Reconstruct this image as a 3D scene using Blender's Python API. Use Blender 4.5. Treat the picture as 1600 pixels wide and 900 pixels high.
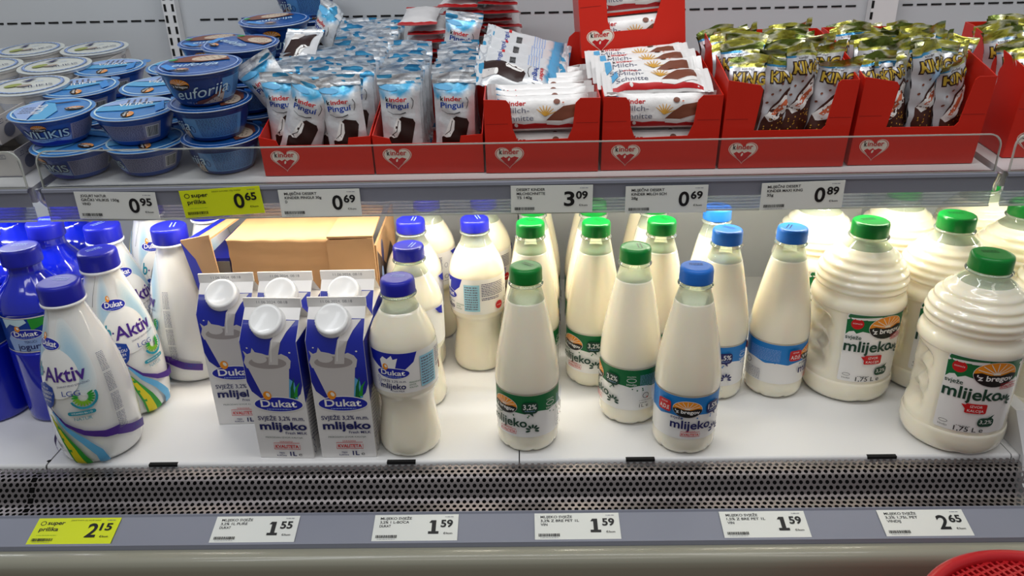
import bpy, math, random
import numpy as np
from mathutils import Vector, Matrix
from mathutils.geometry import tessellate_polygon

for o in list(bpy.data.objects): bpy.data.objects.remove(o)
SC = bpy.context.scene
COL = SC.collection
PI = math.pi
R = math.radians

# ------------------------------------------------------------------ camera
# world: X right, Y into the case, Z up; z = 0 is the top of the lower deck
FPX, PITCH, YAW, ROLL, CAMH = 1200.0, R(24.5), R(1.07), R(1.3), 0.63
fw = Vector((-math.sin(YAW)*math.cos(PITCH), math.cos(YAW)*math.cos(PITCH), -math.sin(PITCH)))
rt = Vector((math.cos(YAW), math.sin(YAW), 0))
up = rt.cross(fw)
rt2 = rt*math.cos(ROLL) - up*math.sin(ROLL)
up2 = up*math.cos(ROLL) + rt*math.sin(ROLL)
cam = bpy.data.objects.new('camera', bpy.data.cameras.new('camera'))
COL.objects.link(cam)
cam.matrix_world = Matrix(((rt2.x, up2.x, -fw.x, 0), (rt2.y, up2.y, -fw.y, 0), (rt2.z, up2.z, -fw.z, CAMH), (0, 0, 0, 1)))
cam.data.sensor_width = 36.0
cam.data.lens = 36.0*FPX/1600
cam.data.clip_start = 0.02
SC.camera = cam

# ------------------------------------------------------------------ world, lights, exposure
SC.view_settings.view_transform = 'Standard'
SC.view_settings.look = 'None'
SC.view_settings.gamma = 1.0
SC.view_settings.exposure = 0.0
SC.view_settings.use_curve_mapping = False
W = bpy.data.worlds.new('store'); SC.world = W; W.use_nodes = True
W.node_tree.nodes['Background'].inputs[0].default_value = (0.93, 0.96, 1.0, 1)
W.node_tree.nodes['Background'].inputs[1].default_value = 0.24

def area(name, loc, target, sx, sy, power, col=(1, 1, 1), spread=None):
    l = bpy.data.lights.new(name, 'AREA'); l.shape = 'RECTANGLE'; l.size = sx; l.size_y = sy
    l.energy = power; l.color = col
    if spread: l.spread = spread
    o = bpy.data.objects.new(name, l); COL.objects.link(o); o.location = loc
    d = Vector(target)-Vector(loc); o.rotation_euler = d.to_track_quat('-Z', 'Y').to_euler()
    return o
area('ceiling_lamp', (-0.9, 0.25, 2.15), (-0.5, 0.95, 0.1), 0.25, 1.3, 6.6, (0.93, 0.97, 1.0))
area('ceiling_lamp', (0.9, 0.15, 2.15), (0.5, 0.95, 0.1), 0.25, 1.3, 4.4, (1.0, 0.95, 0.88))
area('ceiling_lamp', (0.0, -0.5, 2.15), (0.0, 0.95, 0.1), 1.3, 0.25, 5.0, (1.0, 0.98, 0.94))
area('canopy_lamp', (0.0, 0.78, 1.25), (0.0, 1.2, 0.35), 1.9, 0.06, 6.2, (0.97, 0.98, 1.0))
area('shelf_lamp_light', (0.0, 1.055, 0.317), (0.0, 1.13, 0.0), 1.20, 0.02, 4.4, (1.0, 0.93, 0.80))
area('shelf_lamp_light', (-0.95, 1.055, 0.317), (-0.95, 1.13, 0.0), 0.55, 0.02, 2.0, (0.9, 0.95, 1.0))
area('shelf_lamp_light', (0.97, 1.055, 0.317), (0.97, 1.13, 0.0), 0.5, 0.02, 1.6, (1.0, 1.0, 0.8))

# ------------------------------------------------------------------ materials
MATS = {}
def lin(c):
    return tuple(((x/255)/12.92 if x/255 <= 0.04045 else ((x/255+0.055)/1.055)**2.4) for x in c)
def mat(name, rgb, rough=0.5, metal=0.0, coat=0.0, sss=0.0, trans=0.0, ior=1.45, noise=0.03, nscale=40, bump=0.0, spec=0.5, emis=None):
    """procedural principled material; rgb as 0-255 sRGB, gently varied by noise"""
    if name in MATS: return MATS[name]
    m = bpy.data.materials.new(name); m.use_nodes = True
    nt = m.node_tree; b = nt.nodes['Principled BSDF']
    c = lin(rgb)
    tc = nt.nodes.new('ShaderNodeTexCoord'); nz = nt.nodes.new('ShaderNodeTexNoise')
    nz.inputs['Scale'].default_value = nscale; nt.links.new(tc.outputs['Object'], nz.inputs['Vector'])
    mx = nt.nodes.new('ShaderNodeMix'); mx.data_type = 'RGBA'
    mx.inputs[6].default_value = tuple(x*(1-noise) for x in c)+(1,)
    mx.inputs[7].default_value = tuple(min(1, x*(1+noise)) for x in c)+(1,)
    nt.links.new(nz.outputs['Fac'], mx.inputs[0]); nt.links.new(mx.outputs[2], b.inputs['Base Color'])
    b.inputs['Roughness'].default_value = rough; b.inputs['Metallic'].default_value = metal
    b.inputs['Coat Weight'].default_value = coat; b.inputs['Coat Roughness'].default_value = 0.04
    b.inputs['Subsurface Weight'].default_value = sss
    b.inputs['Subsurface Scale'].default_value = 0.02
    b.inputs['Subsurface Radius'].default_value = (1.0, 0.8, 0.5)
    b.inputs['Transmission Weight'].default_value = trans; b.inputs['IOR'].default_value = ior
    b.inputs['Specular IOR Level'].default_value = spec
    if bump:
        bp = nt.nodes.new('ShaderNodeBump'); bp.inputs['Strength'].default_value = bump; bp.inputs['Distance'].default_value = 0.001
        nt.links.new(nz.outputs['Fac'], bp.inputs['Height']); nt.links.new(bp.outputs[0], b.inputs['Normal'])
    if emis:
        b.inputs['Emission Color'].default_value = lin(rgb)+(1,); b.inputs['Emission Strength'].default_value = emis
    MATS[name] = m
    return m
def clear(name, rgb, haze=0.06, gloss=0.08, rough=0.05, through=False):
    """thin clear plastic: mostly transparent, a little haze and gloss"""
    m = bpy.data.materials.new(name); m.use_nodes = True; nt = m.node_tree; nt.nodes.clear()
    out = nt.nodes.new('ShaderNodeOutputMaterial'); t = nt.nodes.new('ShaderNodeBsdfTransparent')
    t.inputs[0].default_value = lin(rgb)+(1,)
    d = nt.nodes.new('ShaderNodeBsdfTranslucent' if through else 'ShaderNodeBsdfDiffuse'); d.inputs[0].default_value = lin(rgb)+(1,)
    g = nt.nodes.new('ShaderNodeBsdfGlossy'); g.inputs['Roughness'].default_value = rough
    nz = nt.nodes.new('ShaderNodeTexNoise'); nz.inputs['Scale'].default_value = 30
    mp = nt.nodes.new('ShaderNodeMapRange'); mp.inputs[3].default_value = haze*0.7; mp.inputs[4].default_value = haze*1.3
    nt.links.new(nz.outputs['Fac'], mp.inputs[0])
    m1 = nt.nodes.new('ShaderNodeMixShader'); nt.links.new(mp.outputs[0], m1.inputs[0])
    nt.links.new(t.outputs[0], m1.inputs[1]); nt.links.new(d.outputs[0], m1.inputs[2])
    fr = nt.nodes.new('ShaderNodeFresnel'); fr.inputs[0].default_value = 1.45
    ad = nt.nodes.new('ShaderNodeMath'); ad.operation = 'ADD'; ad.inputs[1].default_value = gloss*0.3
    nt.links.new(fr.outputs[0], ad.inputs[0])
    m2 = nt.nodes.new('ShaderNodeMixShader'); nt.links.new(ad.outputs[0], m2.inputs[0])
    nt.links.new(m1.outputs[0], m2.inputs[1]); nt.links.new(g.outputs[0], m2.inputs[2])
    nt.links.new(m2.outputs[0], out.inputs[0]); MATS[name] = m
    return m
def film(name, ca, cb, edge, z0, z1, metal=0.45, rough=0.28, scale=28, bump=0.35, both=False, wt=0.35):
    """printed foil wrap: cb body colour, ca patches towards the packet's ends, wrinkled"""
    m = bpy.data.materials.new(name); m.use_nodes = True; nt = m.node_tree; b = nt.nodes['Principled BSDF']
    tc = nt.nodes.new('ShaderNodeTexCoord'); sp = nt.nodes.new('ShaderNodeSeparateXYZ'); nt.links.new(tc.outputs['Generated'], sp.inputs[0])
    nz = nt.nodes.new('ShaderNodeTexNoise'); nz.inputs['Scale'].default_value = scale; nt.links.new(tc.outputs['Object'], nz.inputs['Vector'])
    ad = nt.nodes.new('ShaderNodeMath'); ad.operation = 'MULTIPLY_ADD'; ad.inputs[1].default_value = wt
    nt.links.new(nz.outputs['Fac'], ad.inputs[0])
    if both:
        s1 = nt.nodes.new('ShaderNodeMath'); s1.operation = 'SUBTRACT'; s1.inputs[1].default_value = 0.5; nt.links.new(sp.outputs['Z'], s1.inputs[0])
        s2 = nt.nodes.new('ShaderNodeMath'); s2.operation = 'ABSOLUTE'; nt.links.new(s1.outputs[0], s2.inputs[0])
        nt.links.new(s2.outputs[0], ad.inputs[2])
    else: nt.links.new(sp.outputs['Z'], ad.inputs[2])
    sc_ = nt.nodes.new('ShaderNodeMath'); sc_.operation = 'MULTIPLY'; sc_.inputs[1].default_value = 0.7; nt.links.new(ad.outputs[0], sc_.inputs[0])
    rp = nt.nodes.new('ShaderNodeValToRGB'); nt.links.new(sc_.outputs[0], rp.inputs[0])
    e = rp.color_ramp.elements; e[0].position = z0; e[0].color = lin(cb)+(1,); e[1].position = z1; e[1].color = lin(ca)+(1,)
    n = e.new(min(0.999, z1+0.1)); n.color = lin(edge)+(1,)
    nt.links.new(rp.outputs[0], b.inputs['Base Color'])
    b.inputs['Metallic'].default_value = metal; b.inputs['Roughness'].default_value = rough
    n2 = nt.nodes.new('ShaderNodeTexNoise'); n2.inputs['Scale'].default_value = 90; n2.inputs['Detail'].default_value = 3; nt.links.new(tc.outputs['Object'], n2.inputs['Vector'])
    bp = nt.nodes.new('ShaderNodeBump'); bp.inputs['Strength'].default_value = bump; bp.inputs['Distance'].default_value = 0.003
    nt.links.new(n2.outputs['Fac'], bp.inputs['Height']); nt.links.new(bp.outputs[0], b.inputs['Normal'])
    MATS[name] = m; return m

def ink(name, rgb, rough=0.4): return mat('ink_'+name, rgb, rough=rough, noise=0.01)
ink('black', (18, 18, 20)); ink('navy', (22, 26, 92)); ink('white', (238, 236, 232)); ink('red', (196, 22, 26)); ink('green', (0, 104, 52))
ink('darkgreen', (16, 62, 44)); ink('blue', (20, 122, 196)); ink('royal', (20, 34, 160)); ink('orange', (238, 146, 30)); ink('grey', (128, 128, 130))
ink('lightblue', (150, 202, 222)); ink('paleblue', (196, 222, 230)); ink('purple', (70, 34, 130)); ink('lime', (122, 178, 40)); ink('yellow', (222, 206, 20))
ink('teal', (30, 140, 160)); ink('leaf', (40, 150, 50)); ink('brown', (70, 34, 24)); ink('milkbrown', (120, 66, 46)); ink('choc', (44, 22, 18))
ink('cream', (236, 230, 214)); ink('smallprint', (110, 112, 130)); ink('mist', (150, 176, 222)); ink('sky', (60, 140, 214)); ink('gold', (196, 164, 60), 0.25)
ink('wheat', (214, 160, 60)); ink('milkgrey', (204, 199, 196)); ink('skyblue2', (92, 170, 216)); ink('caramel', (206, 104, 66)); ink('midblue', (14, 60, 150))
M_MILK = mat('milk_in_clear_plastic', (244, 236, 214), rough=0.22, coat=0.8, sss=0.55, noise=0.01)
M_NECK = clear('clear_bottle_plastic', (236, 246, 236), haze=0.22)
M_GREENCAP = mat('green_cap_plastic', (0, 124, 44), rough=0.3, sss=0.1, noise=0.02)
M_BLUECAP = mat('sky_blue_cap_plastic', (32, 112, 206), rough=0.38, noise=0.02)
M_NAVYCAP = mat('royal_blue_cap_plastic', (28, 34, 168), rough=0.33, noise=0.02)
M_BLUEPET = mat('deep_blue_bottle_plastic', (8, 28, 176), rough=0.14, coat=1.0, noise=0.05)
M_WHITEPET = mat('white_bottle_plastic', (226, 226, 222), rough=0.2, coat=0.8, sss=0.15, noise=0.01)
M_WHITECAP = mat('white_cap_plastic', (240, 240, 238), rough=0.3, coat=0.3, noise=0.01)
M_LABELW = mat('white_label_film', (236, 234, 230), rough=0.3, coat=0.3, noise=0.01)
M_CARTON = mat('white_carton_board', (228, 225, 222), rough=0.35, coat=0.2, noise=0.01)
M_CARTONBLUE = mat('blue_printed_carton', (20, 34, 150), rough=0.35, coat=0.2, noise=0.03)
M_KRAFT = mat('kraft_cardboard', (176, 138, 98), rough=0.8, noise=0.10, nscale=25, bump=0.25)
M_RED = mat('red_printed_cardboard', (212, 36, 16), rough=0.42, coat=0.12, noise=0.03)
M_STEEL = mat('powder_coated_white_steel', (214, 214, 214), rough=0.35, noise=0.02, nscale=8)
M_WALL = mat('grey_coated_back_panel', (184, 187, 190), rough=0.5, noise=0.03, nscale=5)
M_SLOT = mat('black_slot', (8, 8, 8), rough=0.9)
M_GRILLE = mat('bare_steel_grille', (126, 120, 120), rough=0.42, metal=0.85, noise=0.10, nscale=12)
M_RAIL = mat('grey_plastic_rail', (134, 137, 150), rough=0.35, coat=0.3, noise=0.05, nscale=6)
M_RAILCLEAR = clear('translucent_rail_strip', (226, 230, 240), haze=0.25, gloss=0.1, rough=0.2, through=True)
M_BUMPER = mat('cream_bumper_plastic', (150, 148, 132), rough=0.3, coat=0.3, noise=0.03, nscale=6)
M_BASE = mat('brown_base_panel', (120, 100, 86), rough=0.6)
M_ACRYL = clear('clear_acrylic', (250, 251, 250), haze=0.012, gloss=0.0)
M_ACRYLEDGE = mat('acrylic_cut_edge', (205, 208, 200), rough=0.25, trans=0.3, noise=0.02)
M_CUPBLUE = mat('blue_cup_plastic', (26, 76, 168), rough=0.3, coat=0.4, noise=0.10, nscale=30)
M_CUPDARK = mat('dark_blue_cup_plastic', (12, 56, 128), rough=0.3, coat=0.4, noise=0.05)
M_CUPLIGHT = mat('light_blue_cup_plastic', (92, 150, 206), rough=0.3, coat=0.4, noise=0.04)
M_CUPWHITE = mat('white_cup_plastic', (226, 226, 224), rough=0.35, coat=0.3)
M_LIDBLUE = mat('blue_foil_lid', (64, 136, 206), rough=0.3, coat=0.3, noise=0.35, nscale=35, bump=0.4)
M_LIDDARK = mat('dark_blue_foil_lid', (24, 84, 160), rough=0.3, coat=0.3, noise=0.3, nscale=35, bump=0.4)
M_LIDWHITE = mat('white_foil_lid', (206, 210, 204), rough=0.35, noise=0.06, nscale=50, bump=0.3)
M_RIM = mat('silvery_cup_rim', (206, 216, 226), rough=0.3, coat=0.3)
M_FOIL = mat('silver_crimped_foil', (206, 210, 214), rough=0.26, metal=0.55, noise=0.08, bump=0.2)
M_GOLDFOIL = mat('gold_green_crimped_foil', (206, 190, 78), rough=0.2, metal=0.9, noise=0.35, nscale=60, bump=0.5)
M_PINGUI = film('pale_blue_printed_foil', (60, 166, 214), (226, 228, 230), (150, 205, 230), 0.785, 0.86, metal=0.3, scale=34, wt=0.7)
M_PINGUIRED = mat('red_printed_foil', (186, 26, 30), rough=0.3, metal=0.3, noise=0.15)
M_PLAINFOIL = mat('white_printed_foil_back', (222, 220, 220), rough=0.3, metal=0.3, noise=0.06)
def mixfoil(name, stops, scale=60, metal=0.6, rough=0.24, aniso=(1, 1, 0.35), interp='CONSTANT'):
    m = bpy.data.materials.new(name); m.use_nodes = True; nt = m.node_tree; b = nt.nodes['Principled BSDF']
    tc = nt.nodes.new('ShaderNodeTexCoord'); mp = nt.nodes.new('ShaderNodeMapping'); mp.inputs['Scale'].default_value = aniso
    oi = nt.nodes.new('ShaderNodeObjectInfo'); ml = nt.nodes.new('ShaderNodeMath'); ml.operation = 'MULTIPLY'; ml.inputs[1].default_value = 3.0
    nt.links.new(oi.outputs['Random'], ml.inputs[0]); cx = nt.nodes.new('ShaderNodeCombineXYZ'); nt.links.new(ml.outputs[0], cx.inputs[0]); nt.links.new(cx.outputs[0], mp.inputs['Location'])
    nt.links.new(tc.outputs['Object'], mp.inputs['Vector'])
    nz = nt.nodes.new('ShaderNodeTexNoise'); nz.inputs['Scale'].default_value = scale; nz.inputs['Detail'].default_value = 1.5; nt.links.new(mp.outputs[0], nz.inputs['Vector'])
    rp_ = nt.nodes.new('ShaderNodeValToRGB'); rp_.color_ramp.interpolation = interp; nt.links.new(nz.outputs['Fac'], rp_.inputs[0]); e = rp_.color_ramp.elements
    for i, (p, c) in enumerate(stops):
        q = e[i] if i < 2 else e.new(p); q.position = p; q.color = lin(c)+(1,)
    nt.links.new(rp_.outputs[0], b.inputs['Base Color']); b.inputs['Metallic'].default_value = metal; b.inputs['Roughness'].default_value = rough
    bp = nt.nodes.new('ShaderNodeBump'); bp.inputs['Strength'].default_value = 0.5; bp.inputs['Distance'].default_value = 0.002
    n2 = nt.nodes.new('ShaderNodeTexNoise'); n2.inputs['Scale'].default_value = 160; nt.links.new(tc.outputs['Object'], n2.inputs['Vector'])
    nt.links.new(n2.outputs['Fac'], bp.inputs['Height']); nt.links.new(bp.outputs[0], b.inputs['Normal'])
    MATS[name] = m; return m
M_GOLDFOIL = mixfoil('gold_green_crimped_foil', [(0.0, (40, 120, 160)), (0.36, (150, 148, 60)), (0.47, (206, 200, 80)), (0.53, (226, 224, 190)), (0.60, (96, 110, 40))], 48, aniso=(0.45, 1, 1.6), interp='LINEAR')
M_KINGTOP = mixfoil('blue_gold_printed_foil', [(0.0, (30, 120, 180)), (0.44, (70, 150, 196)), (0.50, (200, 204, 206)), (0.58, (190, 188, 80))], 34, metal=0.4, aniso=(0.5, 1, 1.3), interp='LINEAR')
M_SILVERSEAL = mixfoil('silver_and_blue_crimped_foil', [(0.0, (70, 160, 206)), (0.42, (226, 230, 234)), (0.52, (196, 200, 206)), (0.60, (236, 238, 240))], 34, metal=0.35, rough=0.3, aniso=(1, 1, 2.2))
M_KING = mat('grey_white_printed_foil', (206, 206, 210), rough=0.3, metal=0.3, noise=0.05, bump=0.3)
M_MILCH = film('white_printed_foil', (236, 234, 232), (240, 238, 236), (236, 236, 236), 0.7, 0.8, metal=0.05, rough=0.35)
M_TAG = mat('white_price_card', (226, 228, 222), rough=0.4, noise=0.01)
M_TAGY = mat('yellow_price_card', (214, 226, 24), rough=0.4, noise=0.01)
M_BASKET = mat('red_basket_plastic', (190, 22, 30), rough=0.35, coat=0.2, noise=0.05)
M_BASKETDARK = mat('dark_red_mesh_plastic', (104, 14, 20), rough=0.6)
M_FLOOR = mat('beige_floor_tile', (140, 122, 104), rough=0.6)
M_LED = mat('lit_led_diffuser', (255, 244, 220), emis=4.0)

# ------------------------------------------------------------------ mesh helpers
class MB:
    def __init__(s): s.v = []; s.f = []; s.m = []; s.sm = []; s.mats = []
    def mi(s, m):
        if m not in s.mats: s.mats.append(m)
        return s.mats.index(m)
    def add(s, vs, fs, m, smooth=False):
        o = len(s.v); s.v.extend(tuple(v) for v in vs); k = s.mi(m)
        for f in fs: s.f.append(tuple(i+o for i in f)); s.m.append(k); s.sm.append(smooth)
        return s
    def box(s, x0, x1, y0, y1, z0, z1, m):
        vs = [(x, y, z) for z in (z0, z1) for y in (y0, y1) for x in (x0, x1)]
        return s.add(vs, [(0, 2, 3, 1), (4, 5, 7, 6), (0, 1, 5, 4), (2, 6, 7, 3), (0, 4, 6, 2), (1, 3, 7, 5)], m)
    def grid(s, fn, nu, nv, m, smooth=True, closeu=False, mfn=None):
        vs = [fn(i/nu, j/nv) for j in range(nv+1) for i in range(nu if closeu else nu+1)]
        w = nu if closeu else nu+1
        for j in range(nv):
            pass
        fs = []; groups = {}
        for j in range(nv):
            for i in range(nu):
                a = j*w+i; b = j*w+(i+1) % w
                f = (a, b, b+w, a+w)
                groups.setdefault(mfn(i, j) if mfn else m, []).append(f)
        o = len(s.v); s.v.extend(tuple(v) for v in vs)
        for mm, gf in groups.items():
            k = s.mi(mm)
            for f in gf: s.f.append(tuple(i+o for i in f)); s.m.append(k); s.sm.append(smooth)
        return s
    def lathe(s, prof, m, seg=48, mod=None, capb=True, capt=True, smooth=True, mfn=None):
        n = len(prof)-1
        def fn(u, v):
            z, r = prof[round(v*n)]; a = 2*PI*u
            if mod: r = mod(r, z, a)
            return (r*math.sin(a), -r*math.cos(a), z)
        o = len(s.v); s.grid(fn, seg, n, m, smooth, closeu=True, mfn=mfn)
        k = s.mi(m)
        if capb: s.f.append(tuple(o+i for i in range(seg))[::-1]); s.m.append(k); s.sm.append(False)
        if capt: s.f.append(tuple(o+n*seg+i for i in range(seg))); s.m.append(k); s.sm.append(False)
        return s
    def prism(s, poly, fn, t, m):
        """extrude a 2D polygon; fn(u, v, w) places it, w runs 0..t"""
        tri = tessellate_polygon([[Vector((p[0], p[1], 0)) for p in poly]])
        n = len(poly)
        vs = [fn(p[0], p[1], 0) for p in poly]+[fn(p[0], p[1], t) for p in poly]
        fs = [tuple(x) for x in tri]+[tuple(i+n for i in x) for x in tri]+[(i, (i+1) % n, (i+1) % n+n, i+n) for i in range(n)]
        return s.add(vs, fs, m)
    def tube(s, pts, r, m, seg=8):
        pts = [Vector(p) for p in pts]; rings = []
        for i, p in enumerate(pts):
            d = (pts[min(i+1, len(pts)-1)]-pts[max(i-1, 0)]).normalized()
            a = d.orthogonal().normalized(); b = d.cross(a)
            rings.append([p+(a*math.cos(2*PI*k/seg)+b*math.sin(2*PI*k/seg))*r for k in range(seg)])
        vs = [v for q in rings for v in q]
        fs = [(i*seg+k, i*seg+(k+1) % seg, (i+1)*seg+(k+1) % seg, (i+1)*seg+k) for i in range(len(pts)-1) for k in range(seg)]
        fs += [tuple(range(seg)), tuple((len(pts)-1)*seg+k for k in range(seg))]
        return s.add(vs, fs, m, True)
    def mesh(s, name):
        me = bpy.data.meshes.new(name); me.from_pydata(s.v, [], s.f)
        for m in s.mats: me.materials.append(m)
        me.polygons.foreach_set('material_index', s.m); me.polygons.foreach_set('use_smooth', s.sm); me.update()
        return me
    def build(s, name, parent=None, loc=None):
        o = bpy.data.objects.new(name, s.mesh(name)); COL.objects.link(o)
        if parent: o.parent = parent
        if loc: o.location = loc
        return o

def tag(o, label=None, cat=None, group=None, kind=None):
    if label: o['label'] = label
    if cat: o['category'] = cat
    if group: o['group'] = group
    if kind: o['kind'] = kind
    return o
def thing(name, loc=(0, 0, 0), rot=(0, 0, 0)):
    o = bpy.data.objects.new(name, None); COL.objects.link(o); o.location = loc; o.rotation_euler = rot
    o.empty_display_size = 0.01
    return o
def dup(root):
    r = root.copy(); COL.objects.link(r)
    for ch in list(root.children):
        c = ch.copy(); COL.objects.link(c); c.parent = r
        for g in list(ch.children):
            d = g.copy(); COL.objects.link(d); d.parent = c
    return r
FIRST = {}
def inst(key, maker, label, cat, group, loc, rot=(0, 0, 0), scale=(1, 1, 1)):
    """the first call places the prototype itself, later calls copy it"""
    if key not in FIRST: FIRST[key] = o = maker()
    else: o = dup(FIRST[key])
    o.location = loc; o.rotation_euler = rot; o.scale = scale
    return tag(o, label, cat, group)
def struct(o, kind='structure'): o['kind'] = kind; return o

# ------------------------------------------------------------------ flat artwork that is wrapped on surfaces
_TXT = {}
def text_mesh(s, bold=0.0, shear=0.0):
    k = (s, bold, shear)
    if k in _TXT: return _TXT[k]
    cu = bpy.data.curves.new('t', 'FONT'); cu.body = s; cu.offset = bold; cu.shear = shear; cu.resolution_u = 4; cu.fill_mode = 'FRONT'
    ob = bpy.data.objects.new('t', cu); COL.objects.link(ob)
    dg = bpy.context.evaluated_depsgraph_get(); ev = ob.evaluated_get(dg); me = ev.to_mesh()
    vs = [(v.co.x, v.co.y) for v in me.vertices]
    me.calc_loop_triangles(); tr = [tuple(t.vertices) for t in me.loop_triangles]
    ev.to_mesh_clear(); bpy.data.objects.remove(ob); bpy.data.curves.remove(cu)
    x0 = min([v[0] for v in vs] or [0]); x1 = max([v[0] for v in vs] or [1])
    vs = [(a-x0, b) for a, b in vs]
    _TXT[k] = (vs, tr, x1-x0); return _TXT[k]

def clip(poly, ax, lo, hi):
    for side, lim in ((1, lo), (-1, hi)):
        out = []
        for i in range(len(poly)):
            a, b = poly[i], poly[(i+1) % len(poly)]
            da, db = side*(a[ax]-lim), side*(b[ax]-lim)
            if da >= 0: out.append(a)
            if (da > 0 and db < 0) or (da < 0 and db > 0):
                t = da/(da-db); out.append((a[0]+t*(b[0]-a[0]), a[1]+t*(b[1]-a[1])))
        poly = out
        if len(poly) < 3: return []
    return poly

class Art:
    def __init__(s): s.items = []; s.n = 0     # (material, layer, [tris])
    def _put(s, tris, m, layer=None):
        s.n += 1; s.items.append((MATS['ink_'+m] if isinstance(m, str) else m, layer if layer is not None else s.n, tris)); return s
    def poly(s, pts, m):
        t = tessellate_polygon([[Vector((p[0], p[1], 0)) for p in pts]])
        return s._put([[tuple(pts[i]) for i in x] for x in t], m)
    def rect(s, x0, x1, y0, y1, m, r=0):
        if not r: return s.poly([(x0, y0), (x1, y0), (x1, y1), (x0, y1)], m)
        pts = []
        for cx, cy, a0 in ((x1-r, y0+r, -90), (x1-r, y1-r, 0), (x0+r, y1-r, 90), (x0+r, y0+r, 180)):
            pts += [(cx+r*math.cos(R(a0+k*30)), cy+r*math.sin(R(a0+k*30))) for k in range(4)]
        return s.poly(pts, m)
    def oval(s, cx, cy, rx, ry, m, n=24, rot=0, a0=0, a1=360):
        c, q = math.cos(R(rot)), math.sin(R(rot)); pts = []
        full = (a1-a0) >= 360
        for k in range(n if full else n+1):
            a = R(a0+(a1-a0)*k/n); x, y = rx*math.cos(a), ry*math.sin(a); pts.append((cx+x*c-y*q, cy+x*q+y*c))
        return s.poly(pts, m)
    def line(s, pts, w, m):
        """stroke; w a number or (start, end)"""
        tris = []; n = len(pts)-1
        L = []
        for i, p in enumerate(pts):
            a = pts[max(i-1, 0)]; b = pts[min(i+1, n)]; dx, dy = b[0]-a[0], b[1]-a[1]; l = math.hypot(dx, dy) or 1
            ww = w if not isinstance(w, tuple) else w[0]+(w[1]-w[0])*i/n
            L.append(((p[0]-dy/l*ww/2, p[1]+dx/l*ww/2), (p[0]+dy/l*ww/2, p[1]-dx/l*ww/2)))
        for i in range(n):
            tris += [[L[i][0], L[i][1], L[i+1][1]], [L[i][0], L[i+1][1], L[i+1][0]]]
        return s._put(tris, m)
    def ring(s, cx, cy, rx, ry, w, m, n=24):
        return s.line([(cx+rx*math.cos(2*PI*k/n), cy+ry*math.sin(2*PI*k/n)) for k in range(n+1)], w, m)
    def text(s, t, x, y, h, m, al='c', w=None, bold=0.0, shear=0.0, rot=0):
        """h is the cap height, w fits the width; (x, y) is the baseline's left end, centre or right end"""
        vs, tr, wd = text_mesh(t, bold, shear)
        sy = h/0.70; sx = sy if w is None else w/max(wd, 1e-6)
        W_ = wd*sx; ox = {'c': -W_/2, 'l': 0, 'r': -W_}[al]
        c, q = math.cos(R(rot)), math.sin(R(rot))
        P = [(x+(a*sx+ox)*c-b*sy*q, y+(a*sx+ox)*q+b*sy*c) for a, b in vs]
        return s._put([[P[i] for i in f] for f in tr], m)
    def lines(s, x0, x1, y0, y1, n, m, fill=0.45, seed=1, rot=0):
        """a block of tiny unreadable print: dashes"""
        rn = random.Random(seed); dy = (y1-y0)/n; tris = []
        for k in range(n):
            x = x0; yy = y0+(k+0.5)*dy
            while x < x1:
                l = min(rn.uniform(0.0012, 0.0042), x1-x)
                a, b = yy-dy*fill/2, yy+dy*fill/2
                tris += [[(x, a), (x+l, a), (x+l, b)], [(x, a), (x+l, b), (x, b)]]
                x += l+0.0007
            
        return s._put(tris, m)
    def barcode(s, x0, x1, y0, y1, m='black', seed=3):
        rn = random.Random(seed); x = x0; tris = []
        while x < x1:
            l = rn.choice((0.0003, 0.0005, 0.0008)); tris += [[(x, y0), (x+l, y0), (x+l, y1)], [(x, y0), (x+l, y1), (x, y1)]]
            x += l+rn.choice((0.0003, 0.0006))
        return s._put(tris, m)
    def emit(s, mb, fn, du=None, dv=None, step=0.00006):
        """fn(u, v, lift) -> point"""
        for m, layer, tris in s.items:
            off = 0.00012+layer*step; key = {}; vs = []; fs = []
            def vid(p):
                k = (round(p[0]*2e5), round(p[1]*2e5))
                if k not in key: key[k] = len(vs); vs.append(fn(p[0], p[1], off))
                return key[k]
            for t in tris:
                polys = [t]
                for ax, d in ((0, du), (1, dv)):
                    if not d: continue
                    nxt = []
                    for p in polys:
                        lo = min(q[ax] for q in p); hi = max(q[ax] for q in p)
                        if hi-lo <= d*1.01: nxt.append(p); continue
                        k = math.floor(lo/d)
                        while k*d < hi:
                            c = clip(p, ax, k*d, (k+1)*d)
                            if c: nxt.append(c)
                            k += 1
                    polys = nxt
                for p in polys:
                    ids = []
                    for q in p:
                        i = vid(q)
                        if not ids or (ids[-1] != i and ids[0] != i): ids.append(i)
                    if len(ids) >= 3 and len(set(ids)) == len(ids): fs.append(tuple(ids))
            mb.add(vs, fs, m, True)

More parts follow.
